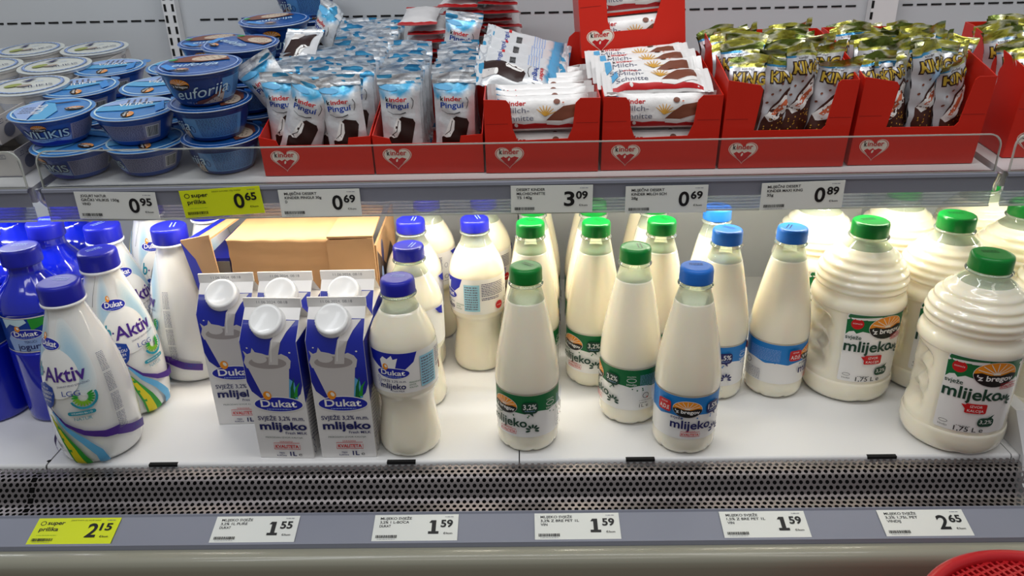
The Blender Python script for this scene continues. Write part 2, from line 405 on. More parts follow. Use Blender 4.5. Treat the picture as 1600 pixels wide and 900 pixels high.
def smooth_prof(pts, n):
    """Catmull-Rom resample of (z, r) points"""
    P = [pts[0]]+list(pts)+[pts[-1]]; out = []
    for i in range(1, len(P)-2):
        for k in range(n):
            t = k/n
            q = []
            for c in (0, 1):
                p0, p1, p2, p3 = P[i-1][c], P[i][c], P[i+1][c], P[i+2][c]
                q.append(0.5*((2*p1)+(-p0+p2)*t+(2*p0-5*p1+4*p2-p3)*t*t+(-p0+3*p1-3*p2+p3)*t**3))
            out.append(tuple(q))
    out.append(pts[-1]); return out
def rad(prof, z):
    return float(np.interp(z, [p[0] for p in prof], [p[1] for p in prof]))
def wrap(prof, rref, z0, mod=None, extra=0.0):
    def fn(u, v, off):
        a = u/rref; z = z0+v; r = rad(prof, z)
        if mod: r = mod(r, z, a)
        r += off+extra
        return (r*math.sin(a), -r*math.cos(a), z)
    return fn
def cap_mesh(r, z0, z1, m, seg=72, dish=0.0):
    p = [(z0, r), (z0+0.001, r+0.0003), (z1-0.0035, r), (z1-0.0012, r-0.0008), (z1, r-0.0028), (z1-0.0002-dish, r-0.006), (z1-0.0004-dish, 0.002)]
    def mod(rr, z, a):
        if z0+0.0005 < z < z1-0.003: return rr+0.00025*math.cos(72*a/2)
        return rr
    prof = [(z0, r), (z0+0.0008, r+0.0002), (z0+0.004, r+0.0002), (z0+0.008, r), (z1-0.0045, r)] + p[3:]
    mb = MB().lathe(prof, m, seg, mod=mod)
    A = Art(); A.lines(-r*0.45, r*0.35, r*0.05, r*0.45, 2, 'mist' if 'royal' in m.name else 'black', 0.35, int(r*1e4)); A.emit(mb, lambda u, v, o: (u, v, z1-0.0002+o))
    return mb

# shared emblem drawings ------------------------------------------------------------------
def dukat_oval(A, x, y, w, rot=0):
    h = w*0.36
    A.oval(x, y, w/2, h/2, 'white', 28, rot); A.oval(x, y, w/2-w*0.018, h/2-w*0.018, 'royal', 28, rot)
    A.text('Dukat', x, y-h*0.16, h*0.44, 'white', w=w*0.72, bold=0.018, rot=rot)
    A.lines(x-w*0.25, x+w*0.25, y-h*0.36, y-h*0.26, 1, 'mist')
    c, q = math.cos(R(rot)), math.sin(R(rot)); dx, dy = -w*0.20, h*0.56
    X, Y = x+dx*c-dy*q, y+dx*q+dy*c
    A.oval(X, Y, w*0.085, w*0.10, 'orange', 14); A.oval(X+w*0.02, Y+w*0.02, w*0.035, w*0.05, 'cream', 12, 30)
def bregov_sun(A, x, y, w, ring=True, dark='black'):
    """half sun with rays above a dark hill that carries the name"""
    h = w*0.64
    if ring: A.oval(x, y, w/2+0.0006, h/2+0.0006, 'white', 30)
    A.oval(x, y, w/2, h/2, 'orange', 30)
    for k in range(1, 8):
        a = R(180*k/8); A.line([(x+w*0.08*math.cos(a), y+h*0.0+w*0.06*math.sin(a)), (x+w*0.46*math.cos(a), y+h*0.46*math.sin(a))], w*0.018, 'cream')
    A.oval(x, y, w*0.085, w*0.06, 'cream', 14, a0=0, a1=180)
    pts = [(x+w/2*math.cos(R(a)), y+h/2*math.sin(R(a))) for a in range(180, 361, 12)]
    pts += [(x+w*0.34, y+h*0.06), (x+w*0.1, y-h*0.03), (x-w*0.14, y-h*0.02), (x-w*0.34, y+h*0.06)]
    A.poly(pts, dark)
    A.text("'z bregov", x, y-h*0.25, h*0.21, 'white', w=w*0.84, bold=0.022)
def stamp(A, x, y, w, m='red', rot=0):
    A.line([(x-w/2, y), (x-w/2, y+w*0.28), (x+w/2, y+w*0.28)], 0.0007, m); A.line([(x+w/2, y+w*0.2), (x+w/2, y), (x-w/2, y)], 0.0007, m)
    A.text('KVALITETA', x, y+w*0.055, w*0.14, m, w=w*0.90, bold=0.03)
    A.text('DOKAZANA', x, y+w*0.31, w*0.07, m, w=w*0.5)
def kinder_word(A, x, y, h, w, black='black', red='red', rot=0):
    A.text('k', x, y, h, black, 'l', w=w*0.15, bold=0.03, rot=rot)
    c, q = math.cos(R(rot)), math.sin(R(rot))
    A.text('inder', x+w*0.18*c, y+w*0.18*q, h, red, 'l', w=w*0.82, bold=0.02, rot=rot)
def heart(A, x, y, w):
    def H(s):
        p = []
        for k in range(36):
            t = 2*PI*k/36
            p.append((x+s*w/34*16*math.sin(t)**3, y+s*w/34*0.86*(13*math.cos(t)-5*math.cos(2*t)-2*math.cos(3*t)-math.cos(4*t))))
        return p
    A.poly(H(1.0), 'cream'); A.poly(H(0.95), 'red'); A.poly(H(0.90), 'cream')
    A.poly([(x-w*0.30, y-w*0.06), (x-w*0.2, y+w*0.0), (x-w*0.12, y-w*0.05), (x-w*0.02, y+w*0.01), (x+w*0.05, y-w*0.05), (x+w*0.16, y+w*0.0), (x+w*0.3, y-w*0.05), (x, y-w*0.38)], 'red')
    A.oval(x-w*0.02, y-w*0.10, w*0.03, w*0.06, 'cream', 10, -20)
    kinder_word(A, x-w*0.33, y+w*0.08, w*0.17, w*0.64)

# ================================================================== THE CASE
def profile_strip(mb, pts, x0, x1, m, smooth=False):
    n = len(pts); vs = [(x0, y, z) for y, z in pts]+[(x1, y, z) for y, z in pts]
    return mb.add(vs, [(i, i+1, i+1+n, i+n) for i in range(n-1)], m, smooth)
XL, XR = -0.645, 0.634          # the middle module
FL = -0.45
struct(MB().box(-3, 3, -2.5, 3, FL-0.02, FL, M_FLOOR).build('floor'))
# back wall with a row of dashed slots
wb = MB().box(-1.6, 1.6, 1.42, 1.44, FL, 1.0, M_WALL)
x = -1.25
while x < 1.3:
    if abs(x+0.60) > 0.02 and abs(x-0.62) > 0.035:
        zz = 0.5105; wb.box(x, x+0.0175, 1.4188, 1.4202, zz-0.0014, zz+0.0014, M_SLOT)
    x += 0.0245
wb.box(-0.012, -0.0105, 1.4188, 1.4202, 0, 0.34, M_SLOT); wb.box(-1.5, 1.5, 1.4188, 1.4202, 0.1935, 0.195, mat('panel_seam', (110, 112, 116)))
struct(wb.build('wall_back'))
def upright(x, w, loc):
    t = MB().box(x-w/2, x+w/2, 1.400, 1.419, 0.0, 0.98, M_STEEL)
    for sx in ((-0.3, 0.3) if w < 0.03 else (-0.47,)):
        z = 0.36
        while z < 0.7:
            t.box(x+sx*w-0.002, x+sx*w+0.002, 1.3992, 1.4005, z, z+0.012, M_SLOT); z += 0.0185
    return t
tag(upright(-0.607, 0.022, 0).build('slotted_upright'), 'narrow slotted steel upright on the back wall above the blue yogurt cups', 'upright', kind='structure')
tag(upright(0.622, 0.044, 0).build('slotted_upright'), 'wide steel upright on the back wall behind the right red boxes', 'upright', kind='structure')

# lower deck: white shelf boards
def deck(x0, x1, slots):
    mb = MB().box(x0, x1, 0.835, 1.42, -0.012, 0.0, M_STEEL)
    profile_strip(mb, [(0.835, 0), (0.8322, -0.0008), (0.831, -0.003), (0.831, -0.012)], x0, x1, M_STEEL, True)
    for s in slots: mb.box(s-0.019, s+0.019, 0.8300, 0.8355, -0.0035, 0.0003, M_SLOT)
    return mb
g = 'white deck boards of the lower shelf'
for (a, b, sl, lb) in ((-1.3, XL-0.0012, (), 'white steel deck board at the far left under the blue bottles'),
                       (XL+0.0012, -0.0118, (-0.487, -0.168), 'white steel deck board under the cartons, left of the middle seam'),
                       (-0.0102, XR, (0.149, 0.466), 'white steel deck board under the green-capped bottles, right of the middle seam'),
                       (XR+0.0012, 1.3, (), 'white steel deck board beyond the right divider')):
    tag(deck(a, b, sl).build('shelf_board'), lb, 'shelf', g)
# dirt at the seams
tag(MB().lathe([(0, 0.0028), (0.0006, 0.0025), (0.001, 0.0015)], M_SLOT, 10, mod=lambda r, z, a: r*(1+0.2*math.sin(3*a)+0.1*math.sin(5*a+1))).build('dirt_spot', loc=(-0.646, 0.841, 0.0)), 'black dirt on the deck seam in the bottom left', 'dirt')
# right divider and the closing of the case
sd = MB().prism([(0.7650, -0.06), (0.815, -0.03), (0.825, 0.005), (0.86, 0.05), (0.958, 0.05), (0.966, 0.042), (0.966, 0.0005), (0.829, 0.0005), (0.829, -0.2), (0.765, -0.2)], lambda u, v, w: (XR+0.0105+w, u, v), 0.020, M_STEEL)
tag(sd.build('side_divider'), 'low white plastic divider wall at the right end of the deck', 'divider', kind='structure')

# perforated air grille
def grille_mesh(x0, x1):
    prof = [(0.8335, -0.0045), (0.822, -0.005), (0.812, -0.0055), (0.807, -0.0075), (0.803, -0.0115), (0.7905, -0.0275), (0.786, -0.0305), (0.780, -0.0315), (0.762, -0.0325)]
    ds = [0]
    for a, b in zip(prof, prof[1:]): ds.append(ds[-1]+math.dist(a, b))
    L = ds[-1]; s = 0.00842; rowh = s*0.80; rows = int(L/rowh); rowh = L/rows
    def P(u, v):
        y = float(np.interp(v, ds, [p[0] for p in prof])); z = float(np.interp(v, ds, [p[1] for p in prof])); return (u, y, z)
    mb = MB(); N = 12; rr = 0.00265; n = int((x1-x0)/s)
    for j in range(rows):
        for i in range(n+1):
            cx = x0+(i+(0.5 if j % 2 else 0))*s; cy = (j+0.5)*rowh
            if cx+s/2 > x1: continue
            inn = []; out = []
            for k in range(N):
                a = 2*PI*k/N+PI/12; c, q = math.cos(a), math.sin(a)
                inn.append(P(cx+rr*c, cy+rr*q))
                t = min((s/2)/max(abs(c), 1e-9), (rowh/2)/max(abs(q), 1e-9))
                out.append((cx+t*c, cy+t*q))
            crn = [(cx+s/2, cy+rowh/2), (cx-s/2, cy+rowh/2), (cx-s/2, cy-rowh/2), (cx+s/2, cy-rowh/2)]
            vs = inn+[P(*o) for o in out]+[P(*c) for c in crn]
            fs = []
            for k in range(N):
                k2 = (k+1) % N; a1 = (2*PI*k/N+PI/12) % (2*PI); a2 = a1+2*PI/N; f = [k, N+k]
                for ci, (px, py) in enumerate(crn):
                    ca = math.atan2(py-cy, px-cx) % (2*PI)
                    if a1 < ca < a2: f.append(2*N+ci)
                f += [N+k2, k2]; fs.append(tuple(f))
            mb.add(vs, fs, M_GRILLE)
    return mb
gg = 'perforated steel grilles in front of the deck'
for a, b, lb in ((-0.94, -0.6478, 'perforated steel air grille, short piece left of the grille joint'), (-0.6462, XR+0.009, 'long perforated steel air grille running below the milk bottles')):
    gr = grille_mesh(a, b).build('air_grille'); tag(gr, lb, 'grille', gg)
# dark duct under the grille
struct(profile_strip(MB(), [(0.833, -0.014), (0.80, -0.10), (0.76, -0.10), (0.759, -0.036)], -1.3, XR+0.02, mat('dark_duct', (14, 13, 13), rough=0.9)).build('trim_1'))
# lower price rail, tilted towards the customer
RY0, RZ0, RY1, RZ1 = 0.762, -0.028, 0.7205, -0.0393
mb = profile_strip(MB(), [(0.764, -0.033), (0.7645, -0.0268), (0.7625, -0.0262), (0.761, -0.0285)], -1.3, 1.3, M_RAIL)
profile_strip(mb, [(0.761, -0.0285), (RY1+0.004, RZ1+0.0008)], -1.3, 1.3, M_RAIL)
profile_strip(mb, [(RY1+0.004, RZ1+0.0008), (RY1+0.003, RZ1+0.0026), (RY1, RZ1+0.0018), (RY1-0.001, RZ1-0.0035), (RY1-0.001, RZ1-0.01)], -1.3, 1.3, M_RAIL)
tag(mb.build('price_rail'), 'long grey plastic price rail below the perforated grille', 'rail')
# bumper
bp = [(0.7205, -0.0445), (0.717, -0.0432), (0.709, -0.0434), (0.704, -0.0450), (0.700, -0.048), (0.698, -0.052), (0.6972, -0.060), (0.698, -0.085), (0.702, -0.10), (0.72, -0.105)]
tag(profile_strip(MB(), bp, -1.3, 1.3, M_BUMPER, True).build('bumper'), 'rounded cream plastic bumper along the front of the chiller', 'bumper')
struct(MB().box(-1.3, 1.3, 0.72, 0.76, FL, -0.10, M_BASE).build('trim_2'))

# upper shelves: board + translucent rail + acrylic front
UZ = 0.347
def upper_shelf(x0, x1, lb):
    t = thing('display_shelf'); tag(t, lb, 'shelf', 'upper shelves of the chiller')
    MB().box(x0, x1, 0.958, 1.41, UZ-0.022, UZ-0.0005, M_STEEL).build('shelf_board', t)
    mb = profile_strip(MB(), [(0.958, UZ), (0.950, UZ+0.0008), (0.9472, UZ-0.0002), (0.947, UZ-0.004), (0.9495, UZ-0.0045), (0.9505, UZ-0.024)], x0, x1, M_RAIL)
    mb.build('price_rail', t)
    mb = MB().box(x0, x1, 0.9505, 0.9525, UZ-0.0425, UZ-0.0242, M_RAILCLEAR)
    for k in range(4):
        z = UZ-0.028-k*0.0042; mb.box(x0, x1, 0.9497, 0.9505, z, z+0.0012, M_RAILCLEAR)
    mb.box(x0, x1, 0.9488, 0.9505, UZ-0.0440, UZ-0.0418, M_ACRYLEDGE)
    mb.build('clear_strip', t)
    return t
upper_shelf(-0.622, 0.598, 'wide upper shelf that carries the red boxes and blue cups')
upper_shelf(-1.3, -0.640, 'upper shelf at the far left that carries the white-lidded cups')
upper_shelf(0.612, 1.3, 'upper shelf at the far right beyond the wide one')
def fence(x0, x1, lb, rl=True, rr=True):
    z0, z1, r, y0 = UZ+0.0012, 0.3972, 0.016, 0.9495
    def outline(d):
        p = [(x0+d, z0+d), (x1-d, z0+d)]
        if rr: p += [(x1-d-r+(r)*math.sin(R(a)), z1-d-r+r*math.cos(R(a))) for a in range(90, -1, -15)]
        else: p += [(x1-d, z1-d)]
        if rl: p += [(x0+d+r-r*math.sin(R(a)), z1-d-r+r*math.cos(R(a))) for a in range(0, 91, 15)]
        else: p += [(x0+d, z1-d)]
        return p
    t = thing('acrylic_front'); tag(t, lb, 'shelf front', 'clear acrylic shelf fronts')
    MB().prism(outline(0.0014), lambda u, v, w: (u, y0+w, v), 0.0022, M_ACRYL).build('clear_panel', t)
    o, i = outline(0), outline(0.0014); n = len(o); mb = MB()
    vs = [(p[0], y0-0.0002, p[1]) for p in o]+[(p[0], y0-0.0002, p[1]) for p in i]+[(p[0], y0+0.0024, p[1]) for p in o]+[(p[0], y0+0.0024, p[1]) for p in i]
    fs = []
    for k in range(n):
        k2 = (k+1) % n; fs += [(k, k2, n+k2, n+k), (2*n+k, 2*n+k2, k2, k), (2*n+k, 3*n+k, 3*n+k2, 2*n+k2)]
    mb.add(vs, fs, M_ACRYLEDGE); mb.build('polished_edge', t)
fence(-0.620, 0.596, 'long clear acrylic front along the wide upper shelf')
fence(-1.3, -0.640, 'clear acrylic front of the far left upper shelf', rl=False)
fence(0.613, 1.3, 'clear acrylic front of the far right upper shelf', rr=False)
# brackets in the gaps between the shelves
for x, lb in ((-0.631, 'grey metal shelf bracket in the gap between the left and middle shelves'), (0.605, 'grey metal shelf bracket in the gap between the middle and right shelves')):
    m = MB().prism([(0.955, UZ-0.002), (1.41, UZ-0.002), (1.41, UZ-0.07), (1.30, UZ-0.05), (0.99, UZ-0.03), (0.956, UZ-0.016)], lambda u, v, w: (x-0.002+w, u, v), 0.004, M_RAIL)
    m.tube([(x, 0.953, UZ-0.001), (x, 0.957, UZ-0.018), (x+0.003, 0.962, UZ-0.026)], 0.0025, M_FOIL)
    tag(m.build('shelf_bracket'), lb, 'bracket', 'shelf brackets')
# lamp strips below the upper shelf
for x0, x1, lb in ((-0.60, 0.60, 'lit strip lamp under the wide upper shelf'), (-1.2, -0.66, 'lit strip lamp under the far left upper shelf'), (0.72, 1.2, 'lit strip lamp under the far right upper shelf')):
    t = thing('strip_lamp'); tag(t, lb, 'lamp', 'strip lamps under the shelves')
    MB().box(x0, x1, 1.04, 1.07, UZ-0.0270, UZ-0.0221, M_STEEL).build('housing', t)
    MB().box(x0+0.005, x1-0.005, 1.0445, 1.0655, UZ-0.0288, UZ-0.0270, M_LED).build('diffuser', t)

# ================================================================== MILK BOTTLES, one litre, cone shaped
ZB = smooth_prof([(0, 0.033), (0.0015, 0.0365), (0.007, 0.0405), (0.016, 0.0418), (0.027, 0.0418), (0.06, 0.0418), (0.091, 0.0418), (0.094, 0.0426), (0.104, 0.0426), (0.125, 0.0408), (0.15, 0.0370), (0.18, 0.0312), (0.20, 0.0270), (0.215, 0.0232), (0.227, 0.0197), (0.232, 0.0190)], 3)
def foot(n, z1, d):
    def f(r, z, a):
        if z < z1: return r-d*(1-z/z1)*max(0, math.cos(n*a))**6
        return r
    return f
def split(prof, z):
    lo = [p for p in prof if p[0] < z-1e-4]+[(z, rad(prof, z))]; hi = [(z, rad(prof, z))]+[p for p in prof if p[0] > z+1e-4]
    return lo, hi
def bregov_label(kind):
    A = Art(); c = 0.1309; H_ = 0.064
    band, dk = ('green', 'darkgreen') if kind == 'g' else ('blue', 'navy')
    A.rect(-c, c, 0, H_, M_LABELW)
    pts = [(-c, H_), (c, H_)]
    for k in range(0, 89):
        u = c-2*c*k/88; pts.append((u, 0.034+0.0028*abs(math.sin(u*95+0.6))+0.003*math.sin(u*30)))
    A.poly(pts, band)
    rn = random.Random(5)
    for k in range(14): A.oval(rn.uniform(-c, c), 0.0315+rn.uniform(0, 0.003), 0.0011, 0.0011, band, 8)
    bregov_sun(A, -0.002, 0.0465, 0.037)
    A.rect(0.023, 0.044, 0.038, 0.055, dk, 0.005); A.poly([(0.031, 0.040), (0.037, 0.040), (0.038, 0.033)], dk)
    A.text('3,2%' if kind == 'g' else '1,5%', 0.0335, 0.0445, 0.0075, 'white', w=0.0170, bold=0.01); A.lines(0.027, 0.040, 0.0410, 0.0425, 1, 'mist')
    tc = 'darkgreen' if kind == 'g' else 'navy'
    A.text('svježe', -0.0225, 0.0315, 0.0042, tc, 'l', w=0.015, bold=0.01)
    A.text('mlijeko', -0.0225, 0.0175, 0.0125, tc, 'l', w=0.052, bold=0.022)
    stamp(A, 0.0035, 0.0060, 0.024)
    for k in range(7):
        a = R(-20+k*36); A.oval(0.0365+0.0060*math.cos(a), 0.0130+0.0060*math.sin(a), 0.0032, 0.0015, tc, 10, -20+k*36)
    # volume, quality mark, arched seal, tiny print
    A.text('1L e', 0.079, 0.006, 0.0052, 'black', w=0.013); A.lines(0.073, 0.083, 0.0122, 0.014, 1, 'black')
    A.ring(0.081, 0.0245, 0.0042, 0.0042, 0.0008, 'black', 16); A.rect(0.082, 0.084, 0.0205, 0.0225, 'red'); A.lines(0.072, 0.091, 0.0165, 0.0175, 1, 'black')
    A.ring(0.061, 0.0495, 0.0060, 0.0030, 0.0007, 'white', 16); A.text('Vindija', 0.061, 0.0415, 0.0030, 'white', w=0.013, shear=0.2); A.text('KVALITETA', 0.061, 0.0545, 0.0018, 'white', w=0.011)
    A.lines(0.072, 0.100, 0.040, 0.058, 9, 'mist', 0.3)
    for k in range(3): A.ring(0.097+k*0.007, 0.009, 0.0024, 0.0024, 0.0005, 'black', 10)
    A.barcode(0.100, 0.118, 0.014, 0.028, seed=8)
    if kind == 'b':
        A.rect(-0.040, -0.0225, 0.040, 0.057, 'red', 0.003); A.text('A,D,E', -0.0312, 0.0432, 0.0058, 'white', w=0.0135, bold=0.01); A.text('IZVOR', -0.0312, 0.0525, 0.002, 'white', w=0.009)
    A.lines(-0.094, -0.052, 0.038, 0.058, 9, 'mist', 0.3, seed=4)
    A.ring(-0.096, 0.030, 0.0042, 0.0042, 0.0008, 'black', 16); A.lines(-0.103, -0.076, 0.004, 0.022, 8, 'smallprint', 0.4, seed=6)
    A.oval(-0.108, 0.047, 0.0055, 0.0065, 'red', 16)
    return A
def mk_bregov(kind):
    def f():
        t = thing('milk_bottle'); md = foot(7, 0.013, 0.0028)
        lo, hi = split(ZB, 0.2125)
        MB().lathe(lo, M_MILK, 56, mod=md).build('milk_filled_body', t)
        mb = MB().lathe(hi, M_NECK, 48, capb=False, capt=False)
        mb.build('clear_neck', t)
        cp = cap_mesh(0.0206, 0.2375, 0.257, M_GREENCAP if kind == 'g' else M_BLUECAP).build('screw_cap', t)
        MB().lathe([(0.2325, 0.0195), (0.2330, 0.0222), (0.2345, 0.0224), (0.2352, 0.0200), (0.2380, 0.0192)], M_NECK, 48, capb=False, capt=False).build('neck_ring', cp)
        mb = MB(); bregov_label(kind).emit(mb, wrap(ZB, 0.0418, 0.0272), du=0.004, dv=0.02); mb.build('wrap_label', t)
        return t
    return f
GB = 'one litre milk bottles shaped like cones'
for (x, y, rz, lb) in (
    (0.001, 0.886, -42, 'green-capped milk bottle standing furthest forward at the seam of the white deck'),
    (0.147, 0.947, -88, 'green-capped milk bottle just behind and left of the front sky-blue-capped one'),
    (0.009, 1.050, -20, 'green-capped milk bottle directly behind the foremost green-capped one'),
    (0.104, 1.047, -50, 'green-capped milk bottle behind and left of the middle one, cap under the rail'),
    (0.199, 1.050, -60, 'green-capped milk bottle behind and right of the middle one, cap under the rail')):
    inst('zbg', mk_bregov('g'), lb, 'milk bottle', GB, (x, y, 0), (0, 0, R(rz)))
for (x, y, rz, lb) in (
    (0.213, 0.877, -6, 'milk bottle with a sky blue cap standing at the front of the deck'),
    (0.283, 1.007, -42, 'milk bottle with a sky blue cap, right behind the front one'),
    (0.374, 1.010, 60, 'milk bottle with a sky blue cap beside the large ribbed jugs, small print turned forward')):
    inst('zbb', mk_bregov('b'), lb, 'milk bottle', GB, (x, y, 0), (0, 0, R(rz)))
for (k, x, y, lb) in (('zbg', 0.014, 1.145, 'green-capped milk bottle third in the column at the deck seam'),
    ('zbg', 0.108, 1.140, 'green-capped milk bottle third row back, second column from the deck seam'),
    ('zbg', 0.203, 1.145, 'green-capped milk bottle third row back, third column from the deck seam'),
    ('zbg', 0.020, 1.24, 'green-capped milk bottle deepest in the column at the deck seam'),
    ('zbg', 0.112, 1.235, 'green-capped milk bottle deepest in the second column'),
    ('zbg', 0.207, 1.24, 'green-capped milk bottle deepest in the third column'),
    ('zbb', 0.292, 1.105, 'milk bottle with a blue cap hidden behind the rail, third in the blue-capped column')):
    inst(k, None, lb, 'milk bottle', GB, (x, y, 0), (0, 0, R(-40)))

# ================================================================== waisted clear bottles with royal blue caps
DK = smooth_prof([(0, 0.034), (0.003, 0.0385), (0.012, 0.0412), (0.03, 0.0402), (0.05, 0.0375), (0.07, 0.0352), (0.088, 0.0380), (0.096, 0.0420), (0.103, 0.0432), (0.13, 0.0434), (0.160, 0.0432), (0.170, 0.0420), (0.182, 0.0382), (0.195, 0.0318), (0.207, 0.0250), (0.217, 0.0205), (0.224, 0.0192), (0.229, 0.0192)], 3)
def mk_dukat():
    t = thing('milk_bottle'); lo, hi = split(DK, 0.207)
    MB().lathe(lo, M_MILK, 56, mod=foot(6, 0.010, 0.0015)).build('milk_filled_body', t)
    mb = MB().lathe(hi, M_NECK, 48, capb=False, capt=False)
    mb.lathe([(0.2245, 0.0195), (0.2250, 0.0232), (0.2265, 0.0234), (0.2272, 0.0200)], M_NECK, 48, capb=False, capt=False); mb.build('clear_neck', t)
    cap_mesh(0.0215, 0.2285, 0.247, M_NAVYCAP).build('screw_cap', t)
    A = Art(); c = 0.1356
    A.rect(-c, c, 0, 0.058, M_LABELW)
    A.poly([(-0.036, 0.0575), (0.033, 0.0575), (0.028, 0.044), (0.016, 0.034), (-0.016, 0.034), (-0.032, 0.044)], 'royal')
    A.poly([(-0.016, 0.047), (-0.012, 0.052), (-0.006, 0.049), (0.000, 0.0545), (0.002, 0.049), (0.008, 0.051), (0.006, 0.044), (0.004, 0.036), (-0.014, 0.036)], 'white')
    dukat_oval(A, 0.0, 0.0290, 0.045)
    A.text('SVJEŽE 3,2% m.m.', 0.000, 0.0160, 0.0034, 'navy', w=0.034)
    A.text('mlijeko', -0.001, 0.0065, 0.0080, 'navy', w=0.034, bold=0.02); A.text('Fresh MILK', 0.006, 0.0025, 0.0022, 'navy', w=0.016)
    for k, s_ in enumerate(('PRIRODAN', 'IZVOR', 'KALCIJA')): A.text(s_, 0.0205, 0.0145-k*0.0036, 0.0021, 'green', 'l')
    for k in range(3): A.ring(-0.020+0.001*k, 0.021-k*0.0055, 0.002, 0.002, 0.0005, 'royal', 10)
    A.rect(0.036, 0.060, 0.006, 0.050, 'lightblue'); A.lines(0.0375, 0.049, 0.008, 0.048, 10, 'smallprint', 0.5, 2); A.lines(0.050, 0.057, 0.008, 0.048, 10, 'smallprint', 0.5, 3)
    A.lines(0.063, 0.100, 0.030, 0.052, 8, 'navy', 0.42, 9); A.lines(0.063, 0.092, 0.0235, 0.0285, 2, 'navy', 0.5, 9)
    A.oval(0.092, 0.0115, 0.0068, 0.0068, 'red', 18); A.text('ekopak', 0.092, 0.0105, 0.002, 'white', w=0.009)
    A.ring(0.107, 0.016, 0.0035, 0.0035, 0.0006, 'black', 14); A.lines(0.100, 0.115, 0.008, 0.0095, 1, 'black'); A.ring(0.107, 0.036, 0.003, 0.004, 0.0005, 'navy', 12)
    A.poly([(0.118, 0.0575), (c-0.002, 0.0575), (c-0.002, 0.044), (0.126, 0.048)], 'royal')
    mb = MB(); A.emit(mb, wrap(DK, 0.0432, 0.104), du=0.004, dv=0.012); mb.build('wrap_label', t)
    return t
GD = 'waisted milk bottles with royal blue caps'
for (x, y, rz, lb) in (
    (-0.160, 0.878, -12, 'waisted milk bottle with a royal blue cap at the front, right of the cartons'),
    (-0.161, 0.990, -105, 'waisted milk bottle with a royal blue cap, second in the column right of the cartons'),
    (-0.172, 1.098, -95, 'waisted milk bottle with a royal blue cap, third in the column beside the cardboard box'),
    (-0.075, 1.099, -72, 'waisted milk bottle with an orange dot on its label, alone in the second column'),
    (-0.160, 1.205, -100, 'waisted milk bottle deepest in the column right of the cartons'),
    (-0.066, 1.205, -70, 'waisted milk bottle behind the one with the orange dot')):
    inst('duk', mk_dukat, lb, 'milk bottle', GD, (x, y, 0), (0, 0, R(rz)))

# ================================================================== large ribbed jugs with grips
JG = smooth_prof([(0, 0.050), (0.002, 0.0565), (0.008, 0.0615), (0.018, 0.0640), (0.030, 0.0640), (0.034, 0.0628), (0.038, 0.0622), (0.09, 0.0622), (0.138, 0.0622), (0.146, 0.0645), (0.152, 0.0648), (0.158, 0.0632), (0.164, 0.0600), (0.170, 0.0595), (0.176, 0.0610), (0.186, 0.0612), (0.196, 0.0580), (0.205, 0.0530), (0.213, 0.0465), (0.221, 0.0390), (0.228, 0.0318), (0.234, 0.0258), (0.239, 0.0235), (0.243, 0.0232)], 6)
def jug_mod(r, z, a):
    a = (a+PI) % (2*PI)-PI
    if 0.168 < z < 0.224: r += 0.0013*math.cos((z-0.173)/0.0108*2*PI)*min(1, (z-0.168)/0.004)*min(1, (0.224-z)/0.006)
    if z < 0.012: r -= 0.003*(1-z/0.012)*max(0, math.cos(4*a+0.6))**8
    if 0.040 < z < 0.142:
        e = min(1, (z-0.040)/0.02, (0.142-z)/0.02); e = e*e*(3-2*e)
        for s_ in (-1, 1):
            d = (a-s_*R(92))/R(30)
            if abs(d) < 1.6:
                g_ = math.exp(-d**4*1.2); zig = 0.0045*math.cos((z-0.045+0.012*abs(d))/0.033*2*PI)
                r -= e*g_*(0.0140-zig*1.2)
    return r
